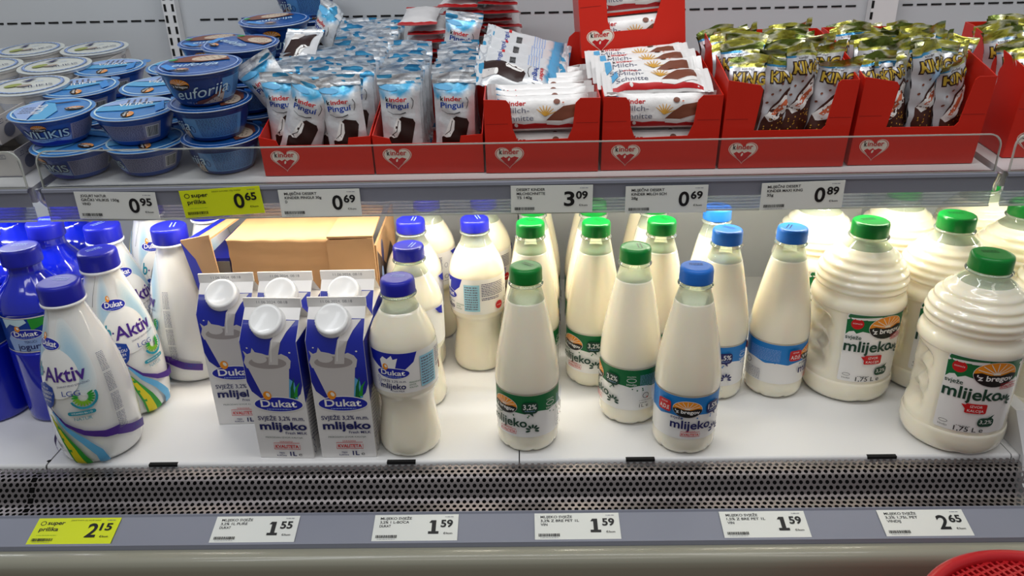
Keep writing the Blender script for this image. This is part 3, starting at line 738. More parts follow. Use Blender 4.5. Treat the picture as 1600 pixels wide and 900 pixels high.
def mk_jug():
    t = thing('milk_jug'); lo, hi = split(JG, 0.2270)
    MB().lathe(lo, M_MILK, 96, mod=jug_mod).build('milk_filled_body', t)
    mb = MB().lathe(hi, M_NECK, 64, mod=jug_mod, capb=False, capt=False)
    mb.lathe([(0.2395, 0.0238), (0.2400, 0.0272), (0.2418, 0.0274), (0.2425, 0.0240)], M_NECK, 48, capb=False, capt=False); mb.build('clear_neck', t)
    cap_mesh(0.0248, 0.2430, 0.263, M_GREENCAP).build('screw_cap', t)
    A = Art(); w = 0.047
    A.rect(-w, w, 0, 0.108, M_LABELW, 0.003)
    A.poly([(-w+0.003, 0.107), (w-0.001, 0.107), (w-0.001, 0.075), (w-0.004, 0.080), (w-0.010, 0.076), (w-0.016, 0.080), (0.0, 0.082), (-0.014, 0.079), (-0.024, 0.081), (-0.032, 0.077), (-0.036, 0.081), (-0.042, 0.079), (-w+0.001, 0.074), (-w, 0.100)], 'green')
    A.oval(-0.0325, 0.092, 0.0085, 0.0082, 'red', 20); A.text('DOMAĆE', -0.0325, 0.0915, 0.0018, 'white', w=0.012)
    bregov_sun(A, 0.011, 0.0865, 0.054)
    A.text('svježe', -0.0455, 0.0685, 0.0060, 'darkgreen', 'l', w=0.021, bold=0.01)
    A.text('mlijeko', -0.0455, 0.0495, 0.0165, 'darkgreen', 'l', w=0.070, bold=0.022)
    stamp(A, 0.031, 0.0665, 0.024)
    for k in range(6):
        a = R(-35+k*36); A.oval(0.030+0.0065*math.cos(a), 0.0475+0.0065*math.sin(a), 0.0036, 0.0017, 'darkgreen', 10, -35+k*36)
    A.rect(-0.016, 0.009, 0.0300, 0.0440, 'red', 0.002); A.poly([(-0.016, 0.042), (-0.016, 0.036), (-0.021, 0.0425)], 'red')
    A.text('IZVOR', -0.0035, 0.0383, 0.0035, 'white', w=0.014); A.text('KALCIJA', -0.0035, 0.0322, 0.0035, 'white', w=0.019)
    A.rect(0.002, 0.022, 0.0110, 0.0240, 'darkgreen', 0.005); A.poly([(0.012, 0.0235), (0.018, 0.0235), (0.021, 0.029)], 'darkgreen'); A.text('3,2%', 0.012, 0.0155, 0.0055, 'white', w=0.0155)
    A.text('1,75 L e', -0.006, 0.0025, 0.0068, 'black', w=0.034, bold=0.01); A.lines(-0.021, -0.005, 0.0095, 0.011, 1, 'black')
    A.text('Vindija', -0.036, 0.0055, 0.0024, 'black', w=0.011, shear=0.2); A.ring(-0.036, 0.0125, 0.005, 0.002, 0.0005, 'black', 14)
    mb = MB(); A.emit(mb, wrap(JG, 0.0632, 0.039, extra=0.0003), du=0.005, dv=0.008); mb.build('front_label', t)
    return t
GJ = 'large ribbed milk jugs'
for (x, y, rz, lb) in (
    (0.5800, 0.888, -8, 'large ribbed milk jug with a green cap at the front right corner of the deck'),
    (0.483, 1.015, 10, 'large ribbed milk jug with a green cap, leftmost with its front label showing'),
    (0.612, 1.034, -6, 'large ribbed milk jug with a green cap behind the front right one'),
    (0.470, 1.165, 20, 'large ribbed milk jug under the rail directly behind the leftmost labelled jug'),
    (0.606, 1.180, 0, 'large ribbed milk jug deepest in the middle jug column'),
    (0.742, 1.085, 0, 'large ribbed milk jug beyond the divider at the right edge'),
    (0.735, 0.955, 0, 'pale large milk jug cut off by the right edge of the picture'),
    (0.752, 1.220, 0, 'large ribbed milk jug deepest at the far right under the rail')):
    inst('jug', mk_jug, lb, 'milk jug', GJ, (x, y, 0), (0, 0, R(rz)))

# ================================================================== white sleeved yogurt drink bottles
BA = smooth_prof([(0, 0.040), (0.003, 0.046), (0.010, 0.0505), (0.03, 0.0528), (0.06, 0.0530), (0.09, 0.0520), (0.116, 0.0492), (0.14, 0.0450), (0.16, 0.0402), (0.18, 0.0342), (0.20, 0.0278), (0.213, 0.0236), (0.222, 0.0230)], 4)
def ba_mod(r, z, a):
    if 0.012 < z < 0.10: r -= 0.0006*max(0, math.cos((z-0.012)/0.0165*2*PI))**6
    return r
def mk_baktiv():
    t = thing('yogurt_bottle')
    MB().lathe(BA, M_WHITEPET, 56, mod=ba_mod).build('sleeved_body', t)
    cp = cap_mesh(0.0258, 0.2240, 0.248, M_NAVYCAP).build('screw_cap', t)
    MB().lathe([(0.2195, 0.0232), (0.2200, 0.0268), (0.2232, 0.0270), (0.2240, 0.0240)], M_WHITECAP, 48).build('tamper_ring', cp)
    A = Art()
    mat('sleeve_tint_4', (160, 198, 214), 0.3)
    for q_ in range(9):
        s_ = 1.05-q_*0.085; f_ = (q_+1)/9; mm = mat('sleeve_tint_step_%d' % q_, (226-58*f_, 227-27*f_, 223-7*f_), 0.3)
        A.oval(0.028, 0.130, 0.022*s_, 0.050*s_, mm, 28, 12); A.oval(-0.028, 0.150, 0.014*s_, 0.04*s_, mm, 24, -8)
    A.oval(-0.002, 0.112, 0.034, 0.034, mat('sleeve_white', (232, 232, 228), 0.3), 32)
    A.line([(-0.034, 0.196), (-0.042, 0.18), (-0.048, 0.165), (-0.050, 0.150)], (0.0004, 0.0010), 'black')
    for (x, m, w) in ((0, 'yellow', 0.0052), (0.0085, 'skyblue2', 0.0036), (0.0150, 'black', 0.0009)):
        A.line([(-0.086+x, 0.172), (-0.080+x, 0.150), (-0.070+x, 0.130), (-0.058+x*0.8, 0.114), (-0.044+x*0.5, 0.100)], (w, w*0.6), m)
    dukat_oval(A, -0.010, 0.150, 0.045, -3)
    A.text('b', -0.034, 0.106, 0.019, 'teal', 'l', w=0.010, bold=0.02, shear=0.25)
    A.oval(-0.0215, 0.1125, 0.0014, 0.0014, 'purple', 10)
    A.text('Aktiv', -0.020, 0.1015, 0.0190, 'purple', 'l', w=0.061, bold=0.016, rot=2)
    A.poly([(-0.038, 0.092), (-0.022, 0.099), (-0.008, 0.094), (-0.006, 0.083), (-0.010, 0.070), (-0.018, 0.062), (-0.028, 0.067), (-0.036, 0.078)], 'midblue')
    A.text('VIŠE OD', -0.022, 0.0895, 0.0026, 'white', w=0.012); A.text('MILIJARDU', -0.022, 0.0835, 0.0040, 'white', w=0.026); A.text('DOBRIH', -0.0215, 0.0775, 0.0040, 'white', w=0.019); A.text('BAKTERIJA', -0.020, 0.0725, 0.0026, 'white', w=0.014)
    A.text('ZNANSTVENO ISTRAŽENO', 0.021, 0.0960, 0.0024, 'navy', w=0.042, rot=6)
    for k in range(14):
        a = R(25-k*17); A.oval(0.030+0.0095*math.cos(a), 0.080+0.0095*math.sin(a), 0.0042, 0.0014, 'lime' if 4 < k < 12 else 'leaf', 10, 25-k*17)
    A.line([(0.030+0.0155*math.cos(R(a)), 0.080+0.0155*math.sin(R(a))) for a in range(-160, 21, 15)], 0.0030, 'teal')
    A.text('LGG', 0.006, 0.0835, 0.0068, 'midblue', 'l', w=0.022)
    A.rect(0.008, 0.040, 0.0555, 0.0610, 'teal', 0.0026); A.text('VITAMIN B6 i D', 0.024, 0.0570, 0.0024, 'white', w=0.024); A.text('NATUR', 0.024, 0.0480, 0.0044, 'teal', w=0.020)
    nS = len(A.items)
    A.line([(-0.012, 0.066), (0.004, 0.050), (0.024, 0.040), (0.046, 0.034), (0.064, 0.033)], (0.0012, 0.0095), 'purple')
    A.line([(-0.010, 0.062), (0.003, 0.046), (0.020, 0.032), (0.034, 0.016), (0.038, 0.002)], (0.002, 0.0125), 'skyblue2')
    A.line([(-0.015, 0.058), (-0.006, 0.040), (0.004, 0.022), (0.012, 0.001)], (0.0015, 0.0235), 'leaf')
    A.line([(-0.015, 0.058), (-0.006, 0.040), (0.003, 0.022), (0.009, 0.001)], (0.0010, 0.0125), 'yellow')
    A.line([(0.060, 0.033), (0.078, 0.027), (0.104, 0.0215)], (0.0095, 0.0085), 'purple')
    nT = len(A.items)
    for k in range(4): A.lines(0.060, 0.071, 0.045+k*0.029, 0.071+k*0.029, 13, 'smallprint', 0.42, seed=20+k)
    A.text('1 kg e', 0.085, 0.035, 0.0045, 'midblue', w=0.014)
    A.line([(-0.10, 0.05), (-0.085, 0.035), (-0.06, 0.024), (-0.03, 0.020)], (0.002, 0.010), 'purple')
    A.oval(-0.095, 0.110, 0.015, 0.030, mat('sleeve_tint_4', (160, 198, 214), 0.3), 24)
    for n_, (m_, ly_, tr_) in enumerate(A.items):
        if n_ < nS: tr_[:] = [[(p[0], p[1]+0.027) for p in t_] for t_ in tr_]
        elif n_ < nT: tr_[:] = [[(p[0]-0.003, p[1]*1.40) for p in t_] for t_ in tr_]
    mb = MB(); A.emit(mb, wrap(BA, 0.0525, 0.0, ba_mod), du=0.0045, dv=0.006); mb.build('printed_sleeve', t)
    return t
GBA = 'white yogurt drink bottles with blue caps'
for (x, y, rz, lb) in (
    (-0.589, 0.880, -9, 'white yogurt drink bottle with a blue cap and coloured swooshes, nearest the deck corner'),
    (-0.594, 0.986, 47, 'white yogurt drink bottle behind the nearest one, blue shield turned to the right'),
    (-0.642, 1.095, 60, 'white yogurt drink bottle with its blue cap half behind the rail'),
    (-0.535, 1.084, -78, 'white yogurt drink bottle with dense small print turned forward, left of the cartons'),
    (-0.630, 1.215, 30, 'white yogurt drink bottle deep behind the one with small print'),
    (-0.520, 1.192, 0, 'white yogurt drink bottle deepest, left of the cardboard box')):
    inst('bak', mk_baktiv, lb, 'yogurt bottle', GBA, (x, y, 0), (0, 0, R(rz)))

# ================================================================== deep blue yogurt bottles
YB = smooth_prof([(0, 0.040), (0.003, 0.045), (0.012, 0.0480), (0.09, 0.0485), (0.112, 0.0480), (0.116, 0.0470), (0.170, 0.0470), (0.174, 0.0480), (0.186, 0.0455), (0.198, 0.0395), (0.210, 0.0300), (0.220, 0.0232), (0.227, 0.0218), (0.234, 0.0218)], 4)
def mk_blue():
    t = thing('yogurt_bottle')
    MB().lathe(YB, M_BLUEPET, 56, mod=lambda r, z, a: r+(0.0004*math.cos(20*a) if z > 0.18 else 0)).build('bottle_body', t)
    cap_mesh(0.0252, 0.2345, 0.258, M_NAVYCAP).build('screw_cap', t)
    A = Art(); c = 0.147
    A.rect(-c, c, 0.0, 0.053, 'midblue'); A.rect(-c, c, 0.0515, 0.053, 'cream'); A.rect(-c, c, 0.0, 0.0012, 'cream')
    A.poly([(-0.024, 0.002), (0.026, 0.002), (0.030, 0.020), (0.022, 0.030), (-0.020, 0.030), (-0.028, 0.020)], 'mist')
    A.poly([(-0.03, 0.051), (-0.028, 0.036), (-0.018, 0.044), (-0.006, 0.040), (0.006, 0.046), (0.004, 0.051)], 'paleblue')
    A.poly([(0.008, 0.051), (0.030, 0.051), (0.026, 0.040), (0.010, 0.034)], 'leaf')
    dukat_oval(A, 0.0, 0.028, 0.044)
    A.text('TEKUĆI', 0.004, 0.0150, 0.0034, 'navy', w=0.016); A.text('jogurt', 0.002, 0.0055, 0.0085, 'navy', w=0.034, bold=0.01)
    A.ring(0.055, 0.034, 0.004, 0.005, 0.0005, 'mist', 12); A.ring(0.066, 0.034, 0.003, 0.005, 0.0005, 'mist', 12); A.lines(0.048, 0.085, 0.005, 0.024, 6, 'mist', 0.3); A.text('1 kg', 0.060, -0.012, 0.006, 'white')
    mb = MB(); A.emit(mb, wrap(YB, 0.0475, 0.1165), du=0.005, dv=0.012); mb.build('wrap_label', t)
    return t
GY = 'deep blue yogurt bottles'
for (x, y, rz, lb) in (
    (-0.697, 0.980, 6, 'deep blue yogurt bottle with its oval label showing beside the white ones'),
    (-0.797, 0.972, -62, 'deep blue yogurt bottle cut off at the left edge of the picture'),
    (-0.722, 1.085, 0, 'deep blue yogurt bottle behind the one with the oval label, cap under the rail'),
    (-0.820, 1.080, 0, 'deep blue yogurt bottle in the second row at the left edge'),
    (-0.745, 1.190, 0, 'deep blue yogurt bottle deepest, right of its twin'),
    (-0.845, 1.190, 0, 'deep blue yogurt bottle deepest at the left edge')):
    inst('blu', mk_blue, lb, 'yogurt bottle', GY, (x, y, 0), (0, 0, R(rz)))

# ================================================================== gable-top milk cartons
def mk_carton():
    t = thing('milk_carton'); w, d, h, fz0, fz1 = 0.0365, 0.0345, 0.177, 0.2085, 0.2215
    mb = MB()
    vs = [(-w, -d, 0), (w, -d, 0), (w, d, 0), (-w, d, 0), (-w, -d, h), (w, -d, h), (w, d, h), (-w, d, h),
          (-w, -0.0012, fz0), (w, -0.0012, fz0), (w, 0.0012, fz0), (-w, 0.0012, fz0), (-w*0.42, 0, 0.1985), (w*0.42, 0, 0.1985)]
    fs = [(0, 3, 2, 1), (0, 1, 5, 4), (1, 2, 6, 5), (2, 3, 7, 6), (3, 0, 4, 7), (4, 5, 9, 8), (6, 7, 11, 10),
          (5, 6, 13), (5, 13, 9), (6, 10, 13), (9, 13, 10), (4, 12, 7), (4, 8, 12), (7, 12, 11), (8, 11, 12)]
    mb.add(vs, fs, M_CARTON)
    S = Art()      # right and left sides: blue shoulder, small print
    S.poly([(-d, h-0.0003), (d, h-0.0003), (d, 0.15), (0.02, 0.125), (-0.005, 0.10), (-d, 0.088)], M_CARTONBLUE)
    for k in range(16): S.line([(-d+0.003, 0.030+k*0.0052), (-0.006, 0.022+k*0.0052)], 0.0010, 'smallprint')
    S.lines(0.0, 0.030, 0.02, 0.085, 18, 'smallprint', 0.35, 12)
    for k in range(3): S.ring(-d+0.007, 0.010+k*0.011, 0.0034, 0.0042, 0.0010, 'navy', 12)
    S.emit(mb, lambda u, v, o: (w+o, u, v))
    S.emit(mb, lambda u, v, o: (-w-o, -u, v))
    mb.build('carton_body', t)
    f = MB().box(-w-0.0008, w+0.0008, -0.0013, 0.0013, fz0, fz1, M_CARTON)
    F = Art(); F.text('11.06.2024. 08:18', 0.0, fz0+0.0055, 0.0038, 'grey', w=0.040); F.emit(f, lambda u, v, o: (u, -0.0013-o, v)); f.build('sealed_fin', t)
    # front print runs from the front face on to the sloping roof
    L = math.hypot(d-0.0012, fz0-h); sy, sz = (d-0.0012)/L, (fz0-h)/L
    def fr(u, v, o):
        if v <= h: return (u, -d-o, v)
        s_ = v-h; return (u, -d+s_*sy-o*sz, h+s_*sz+o*sy)
    A = Art(); e = w-0.0004
    A.poly([(-e, 0.206), (-e, 0.118), (-0.032, 0.104), (-0.022, 0.094), (-0.008, 0.088), (0.010, 0.087), (0.024, 0.092), (0.032, 0.101), (e, 0.114), (e, 0.206), (0.020, 0.2065), (0.018, 0.200), (0.010, 0.204), (-0.006, 0.204)], M_CARTONBLUE)
    A.poly([(0.014, 0.130), (0.026, 0.118), (0.028, 0.094), (0.014, 0.087)], 'skyblue2')
    A.line([(0.021, 0.093), (0.022, 0.110), (0.026, 0.124)], (0.007, 0.0005), 'green'); A.line([(0.025, 0.096), (0.028, 0.110), (0.033, 0.118)], (0.005, 0.0005), 'leaf')
    n0 = len(A.items)
    A.poly([(-0.026, 0.140), (0.018, 0.140), (0.012, 0.088), (-0.010, 0.088), (-0.014, 0.092)], 'milkgrey')
    sp = [(-0.027, 0.139), (-0.029, 0.147), (-0.0265, 0.156), (-0.028, 0.164), (-0.024, 0.159), (-0.020, 0.161), (-0.018, 0.168), (-0.0155, 0.162), (-0.008, 0.160), (-0.004, 0.158), (0.006, 0.157), (0.012, 0.160), (0.018, 0.156), (0.021, 0.150), (0.019, 0.139), (0.010, 0.134), (-0.012, 0.133)]
    A.poly(sp, 'milkgrey'); A.oval(-0.004, 0.1465, 0.020, 0.0085, mat('carton_milk_shade', (160, 152, 150), 0.4), 24); A.oval(-0.012, 0.152, 0.008, 0.006, 'milkgrey', 16)
    A.poly([(0.014, 0.205), (0.026, 0.205), (0.018, 0.190), (0.013, 0.176), (0.009, 0.160), (0.007, 0.144), (-0.003, 0.144), (-0.001, 0.160), (0.003, 0.178)], 'milkgrey')
    A.line([(0.0145, 0.203), (0.006, 0.184), (0.002, 0.166), (0.000, 0.148)], 0.0008, 'white')
    A.oval(0.021, 0.162, 0.0012, 0.0012, 'white', 8); A.oval(-0.023, 0.168, 0.001, 0.001, 'white', 8)
    for m_, ly_, tr_ in A.items[n0:]:
        tr_[:] = [[(-0.002+(p[0]+0.002)*1.22, p[1]) for p in t_] for t_ in tr_]
    dukat_oval(A, 0.001, 0.0850, 0.066)
    A.text('SVJEŽE 3,2% m.m.', -0.0300, 0.0605, 0.0062, 'navy', 'l', w=0.062, bold=0.012)
    A.text('mlijeko', 0.002, 0.0460, 0.0115, 'navy', w=0.063, bold=0.03)
    A.text('Fresh MILK', 0.033, 0.0390, 0.0038, 'navy', 'r', w=0.029, bold=0.012); A.text('PRIRODAN IZVOR KALCIJA', 0.001, 0.0325, 0.0022, 'darkgreen', w=0.050)
    stamp(A, 0.003, 0.0150, 0.035)
    A.text('1L', 0.010, 0.0045, 0.0066, 'navy', w=0.009, bold=0.03); A.text('e', 0.0195, 0.0045, 0.0055, 'black', w=0.0045); A.text('Neto', -0.005, 0.0083, 0.0024, 'navy', bold=0.02); A.text('količina', -0.006, 0.0042, 0.0024, 'navy', w=0.013, bold=0.02)
    fb = MB(); A.emit(fb, fr, dv=None, du=None) if False else None
    # cut the print at the fold so that it follows the roof
    for m, layer, tris in A.items:
        new = []
        for p in tris:
            for lo, hi in ((-1, h), (h, 1)):
                c = clip(list(p), 1, lo, hi)
                for k in range(1, len(c)-1): new.append([c[0], c[k], c[k+1]])
        tris[:] = new
    def fr2(u, v, o):
        return fr(u, v, o)
    A.emit(fb, fr2); fb.build('front_print', t)
    c = thing('pour_spout'); c.parent = t
    ang = math.atan2(sy, sz)
    c2 = MB().lathe([(0, 0.0222), (0.0012, 0.0222), (0.002, 0.0214), (0.0085, 0.0214), (0.0108, 0.0206), (0.0118, 0.0180), (0.0114, 0.0170), (0.0112, 0.002)], M_WHITECAP, 60,
                    mod=lambda r, z, a: r+(0.00035*math.cos(30*a) if 0.002 < z < 0.009 else 0))
    COL.objects.unlink(c); bpy.data.objects.remove(c)
    cp = c2.build('screw_cap', t); p = fr(-0.003, h+0.0255, 0.0002); cp.location = p
    cp.rotation_euler = (math.atan2(sz, sy), 0, 0)
    return t
GC = 'gable-top milk cartons'
for (x, y, rz, lb) in (
    (-0.321, 0.8765, -3, 'blue and white milk carton at the front left, nearest the swooshed bottle'),
    (-0.239, 0.8765, 0, 'blue and white milk carton at the front, touching the waisted bottle'),
    (-0.4085, 0.958, 2, 'blue and white milk carton in the second row, leftmost'),
    (-0.328, 0.960, 0, 'blue and white milk carton in the second row, mostly hidden behind the front left one'),
    (-0.2425, 0.962, 0, 'blue and white milk carton in the second row, hidden behind the front right one')):
    inst('crt', mk_carton, lb, 'milk carton', GC, (x, y, 0.0005), (0, 0, R(rz)))

# cardboard case lying open behind the cartons
t = thing('cardboard_case', (-0.324, 1.14, 0)); tag(t, 'torn open kraft cardboard case printed blue inside, behind the cartons', 'cardboard box')
mb = MB().box(-0.115, 0.095, -0.088, 0.10, 0.0005, 0.1265, M_KRAFT)
prof = [(-0.090, 0.127), (-0.0905, 0.235), (-0.089, 0.2365), (0.05, 0.238)]
def corr(u, v):
    k = v*(len(prof)-1); i = min(int(k), len(prof)-2); f_ = k-i
    y = prof[i][0]+(prof[i+1][0]-prof[i][0])*f_; z = prof[i][1]+(prof[i+1][1]-prof[i][1])*f_
    return (-0.113+0.150*u+0.001*math.sin(9*v), y+0.0012*math.sin(z*260+u*2), z+0.0006*math.sin(u*23))
mb.grid(corr, 24, 60, M_KRAFT)
mb.box(-0.112, 0.036, -0.086, 0.05, 0.127, 0.2335, M_KRAFT)
mb.build('case_body', t)
mb = MB().prism([(0.036, 0.127), (0.036, 0.236), (0.104, 0.238), (0.106, 0.127)], lambda u, v, w: (u, -0.099+w, v), 0.004, M_KRAFT)
mb.prism([(0.037, -0.099), (0.104, -0.098), (0.098, 0.04), (0.036, 0.05)], lambda u, v, w: (u, v, 0.2385+w+0.002*abs(u-0.07)), 0.003, M_KRAFT)
mb.build('side_flap', t)
mb = MB().prism([(-0.094, 0.225), (0.07, 0.235), (0.07, 0.02), (-0.094, 0.02)], lambda u, v, w: (0.104+w, u, v), 0.003, M_KRAFT)
D = Art(); D.poly([(-0.09, 0.02), (0.06, 0.02), (0.06, 0.15), (0.02, 0.19), (-0.03, 0.17), (-0.09, 0.215)], 'choc'); D.oval(-0.05, 0.20, 0.010, 0.018, 'navy'); D.oval(-0.062, 0.165, 0.008, 0.014, 'mist'); D.oval(-0.03, 0.14, 0.014, 0.020, 'navy')
D.emit(mb, lambda u, v, o: (0.107+o, u, v)); mb.build('printed_side', t)
mb = MB().prism([(-0.186, 0.232), (-0.134, 0.247), (-0.124, 0.127), (-0.166, 0.127)], lambda u, v, w: (u, -0.100+w+(u+0.13)*-0.35, v), 0.003, M_KRAFT)
mb.prism([(-0.186, -0.080), (-0.134, -0.099), (-0.100, 0.06), (-0.135, 0.065)], lambda u, v, w: (u, v, 0.2395+w+(u+0.13)*0.25), 0.003, M_KRAFT)
D = Art(); D.poly([(-0.186, 0.230), (-0.165, 0.205), (-0.140, 0.127), (-0.166, 0.127)], 'royal'); D.emit(mb, lambda u, v, o: (u, -0.100-o+(u+0.13)*-0.35, v))
D = Art(); D.poly([(-0.184, -0.080), (-0.165, -0.080), (-0.118, 0.06), (-0.134, 0.064)], 'royal'); D.emit(mb, lambda u, v, o: (u, v, 0.2428+o+(u+0.13)*0.25)); mb.build('torn_flap', t)
mb = MB().box(-0.150, -0.116, -0.085, 0.06, 0.0005, 0.205, M_CARTONBLUE); mb.box(-0.150, -0.116, -0.0858, -0.085, 0.155, 0.200, mat('grey_inside', (120, 116, 112))); mb.build('blue_inner_side', t)
def emb(A_):
    A_.oval(0, 0, 0.007, 0.010, 'black', 16); A_.oval(0.001, -0.001, 0.0035, 0.006, M_KRAFT, 12)
mb = MB(); D = Art(); emb(D); D.emit(mb, lambda u, v, o: (-0.030+u, -0.0925-o, 0.150+v)); mb.build('drop_emblem', t)

# ================================================================== YOGURT CUPS
def mk_cup(kind):
    H_ = {'v': 0.0450, 'e': 0.0485, 'w': 0.045}[kind]; r1 = 0.0505; r0 = 0.034
    body = {'v': M_CUPBLUE, 'e': M_CUPDARK, 'w': M_CUPWHITE}[kind]; lid = {'v': M_LIDBLUE, 'e': M_LIDDARK, 'w': M_LIDWHITE}[kind]
    prof = smooth_prof([(0, r0-0.002), (0.0015, r0), (0.012, r0+0.0055), (0.024, r0+0.0095), (H_-0.010, r1-0.003), (H_-0.0065, r1-0.002), (H_-0.006, r1), (H_-0.0025, r1+0.0008), (H_-0.0018, r1+0.0015)], 3)
    def f():
        t = thing('yogurt_cup')
        mb = MB().lathe(prof, body, 56, mod=lambda r, z, a: r+(0.0004*math.cos(56*a/2) if z > H_-0.0055 else 0), capt=False)
        A = Art(); c = PI*0.044
        if kind == 'v':
            A.rect(0.030, 0.105, 0.008, 0.034, mat('lilac_panel', (150, 150, 178), 0.4)); A.lines(0.032, 0.082, 0.009, 0.033, 12, 'navy', 0.4, 2); A.rect(0.085, 0.102, 0.012, 0.030, 'white'); A.barcode(0.086, 0.101, 0.013, 0.029)
            A.rect(-0.105, -0.055, 0.008, 0.034, mat('lilac_panel', (150, 150, 178), 0.4)); A.lines(-0.103, -0.057, 0.009, 0.033, 12, 'navy', 0.4, 3)
            A.poly([(-0.035, 0.017), (-0.020, 0.014), (0.0, 0.0155), (0.020, 0.016), (0.029, 0.020), (0.029, 0.008), (-0.035, 0.008)], 'mist')
            A.poly([(-0.035, 0.012), (-0.010, 0.008), (0.010, 0.011), (0.029, 0.008), (0.029, 0.004), (-0.035, 0.004)], 'royal')
            A.text('VILIKIS', -0.001, 0.0158, 0.0125, 'navy', w=0.058, bold=0.06); A.text('VILIKIS', -0.001, 0.0162, 0.0118, 'paleblue', w=0.056, bold=0.01)
            A.text('GRČKI TIP JOGURTA', 0.0, 0.0112, 0.0022, 'navy', w=0.030)
            bregov_sun(A, -0.006, 0.0325, 0.018, ring=False)
        elif kind == 'e':
            A.rect(0.034, 0.110, 0.006, 0.037, M_CUPLIGHT); A.lines(0.052, 0.104, 0.008, 0.036, 13, 'navy', 0.4, 5); A.ring(0.043, 0.020, 0.003, 0.005, 0.0008, 'navy', 12)
            A.rect(-0.110, -0.050, 0.006, 0.037, M_CUPLIGHT); A.lines(-0.105, -0.055, 0.008, 0.036, 13, 'navy', 0.4, 6)
            bregov_sun(A, -0.018, 0.0330, 0.026, ring=False)
            A.poly([(-0.010, 0.004), (0.032, 0.004), (0.036, 0.024), (0.028, 0.020), (0.014, 0.012), (0.0, 0.009)], 'milkbrown')
            A.poly([(0.004, 0.004), (0.034, 0.004), (0.036, 0.018), (0.024, 0.013), (0.012, 0.007)], mat('stracciatella', (196, 178, 158), 0.4))
            for k in range(8): A.oval(0.014+k*0.0028, 0.006+(k*5 % 7)*0.0012, 0.0012, 0.0006, 'choc', 8, k*40)
            A.text('euforija', 0.008, 0.0150, 0.0155, 'paleblue', w=0.068, shear=0.35, rot=7); A.text('150 g e', -0.010, 0.0055, 0.0028, 'mist', w=0.014)
        else:
            A.rect(-c, c, 0.0, 0.004, 'purple'); A.lines(-0.08, 0.08, 0.008, 0.030, 8, 'mist', 0.3, 4)
        A.emit(mb, wrap(prof, 0.044, 0.0), du=0.004, dv=0.004); mb.build('cup_body', t)
        # lid with tear tab
        def top(r, z, a): return r*(1+0.012*math.sin(5*a)+0.006*math.sin(9*a)) if z > H_-0.0016 else r
        m2 = MB().lathe([(H_-0.0018, r1+0.0018), (H_-0.0010, r1+0.0028), (H_-0.0002, r1+0.0022)], M_RIM, 56, capt=False, capb=False)
        def lid_z(x, y): return H_-0.0002-0.0006*math.sin(90*x)*math.sin(70*y)*0.5
        def disc(u, v):
            a = 2*PI*u; r = (r1+0.0022)*v; return (r*math.sin(a), -r*math.cos(a), H_-0.0002+0.0010*(1-v)*math.sin(3*a+1)*v)
        m2.grid(disc, 56, 8, lid, closeu=True)
        m3 = MB().prism([(-0.011, -0.003), (0.011, -0.003), (0.009, 0.006), (0.004, 0.009), (-0.004, 0.009), (-0.009, 0.006)], lambda u, v, w: (u-0.030, 0.0445+v, H_-0.0006+w-v*0.1), 0.0003, lid)
        B = Art()
        if kind == 'v':
            B.poly([(-0.048, 0.0), (-0.030, -0.036), (-0.018, -0.044), (-0.020, 0.044), (-0.036, 0.030)], 'mist'); B.poly([(-0.016, -0.046), (0.004, -0.048), (0.010, -0.010), (-0.004, 0.030), (-0.014, 0.044)], 'skyblue2'); B.ring(0, 0, 0.0475, 0.0475, 0.0022, 'paleblue', 40); B.text('VILIKIS', -0.010, 0.0, 0.012, 'white', w=0.044, bold=0.01, rot=90); B.lines(-0.038, -0.022, -0.015, 0.015, 4, 'smallprint', 0.4)
            bregov_sun(B, 0.029, -0.004, 0.024, ring=False); B.poly([(-0.02, 0.035), (0.02, 0.040), (0.03, 0.030), (0.0, 0.026)], 'sky')
        elif kind == 'e':
            B.ring(0, 0, 0.0480, 0.0480, 0.0018, 'mist', 40); B.poly([(-0.034, 0.012), (0.0, 0.008), (0.036, 0.016), (0.030, 0.032), (0.010, 0.043), (-0.015, 0.042), (-0.036, 0.028)], 'milkbrown')
            B.oval(0.008, 0.026, 0.022, 0.013, mat('stracciatella', (196, 178, 158), 0.4), 20, 8)
            for k in range(12): B.oval(-0.008+k*0.003, 0.020+(k*7 % 11)*0.0013, 0.0016, 0.0007, 'choc', 8, k*35)
            B.oval(-0.036, 0.020, 0.006, 0.004, 'leaf', 12, 30)
            B.text('euforija', -0.002, -0.014, 0.014, 'paleblue', w=0.056, shear=0.35, rot=4); bregov_sun(B, -0.014, -0.032, 0.018, ring=False)
            B.poly([(-0.045, -0.010), (-0.030, -0.034), (-0.020, -0.030), (-0.038, -0.004)], 'sky')
        else:
            B.ring(0, 0, 0.044, 0.044, 0.0045, 'mist', 36)
            for k in range(36): B.rect(0.0, 0.0001, 0, 0.0001, 'navy') if False else None
            B._put([[(0.0435*math.cos(R(k*10+s_)), 0.0435*math.sin(R(k*10+s_))), (0.0455*math.cos(R(k*10+s_)), 0.0455*math.sin(R(k*10+s_))), (0.0455*math.cos(R(k*10+s_+4)), 0.0455*math.sin(R(k*10+s_+4)))] for k in range(36) for s_ in (0, 3)], 'navy')
            B.oval(-0.020, 0.004, 0.012, 0.008, mat('pale_olive', (150, 160, 84), 0.5), 16, 20); B.oval(-0.006, -0.004, 0.010, 0.005, mat('pale_taupe', (170, 156, 144), 0.5), 16)
            B.text('VILIKIS', 0.010, -0.018, 0.009, 'navy', w=0.040, rot=0); B.poly([(-0.010, 0.020), (0.004, 0.030), (0.012, 0.032), (0.0, 0.018)], 'navy'); B.text('12%', 0.014, 0.010, 0.005, 'mist')
        B.emit(m2, lambda u, v, o: (u, v, H_+0.0010+o)) ; fl = m2.build('foil_lid', t); m3.build('pull_tab', fl)
        return t
    return f
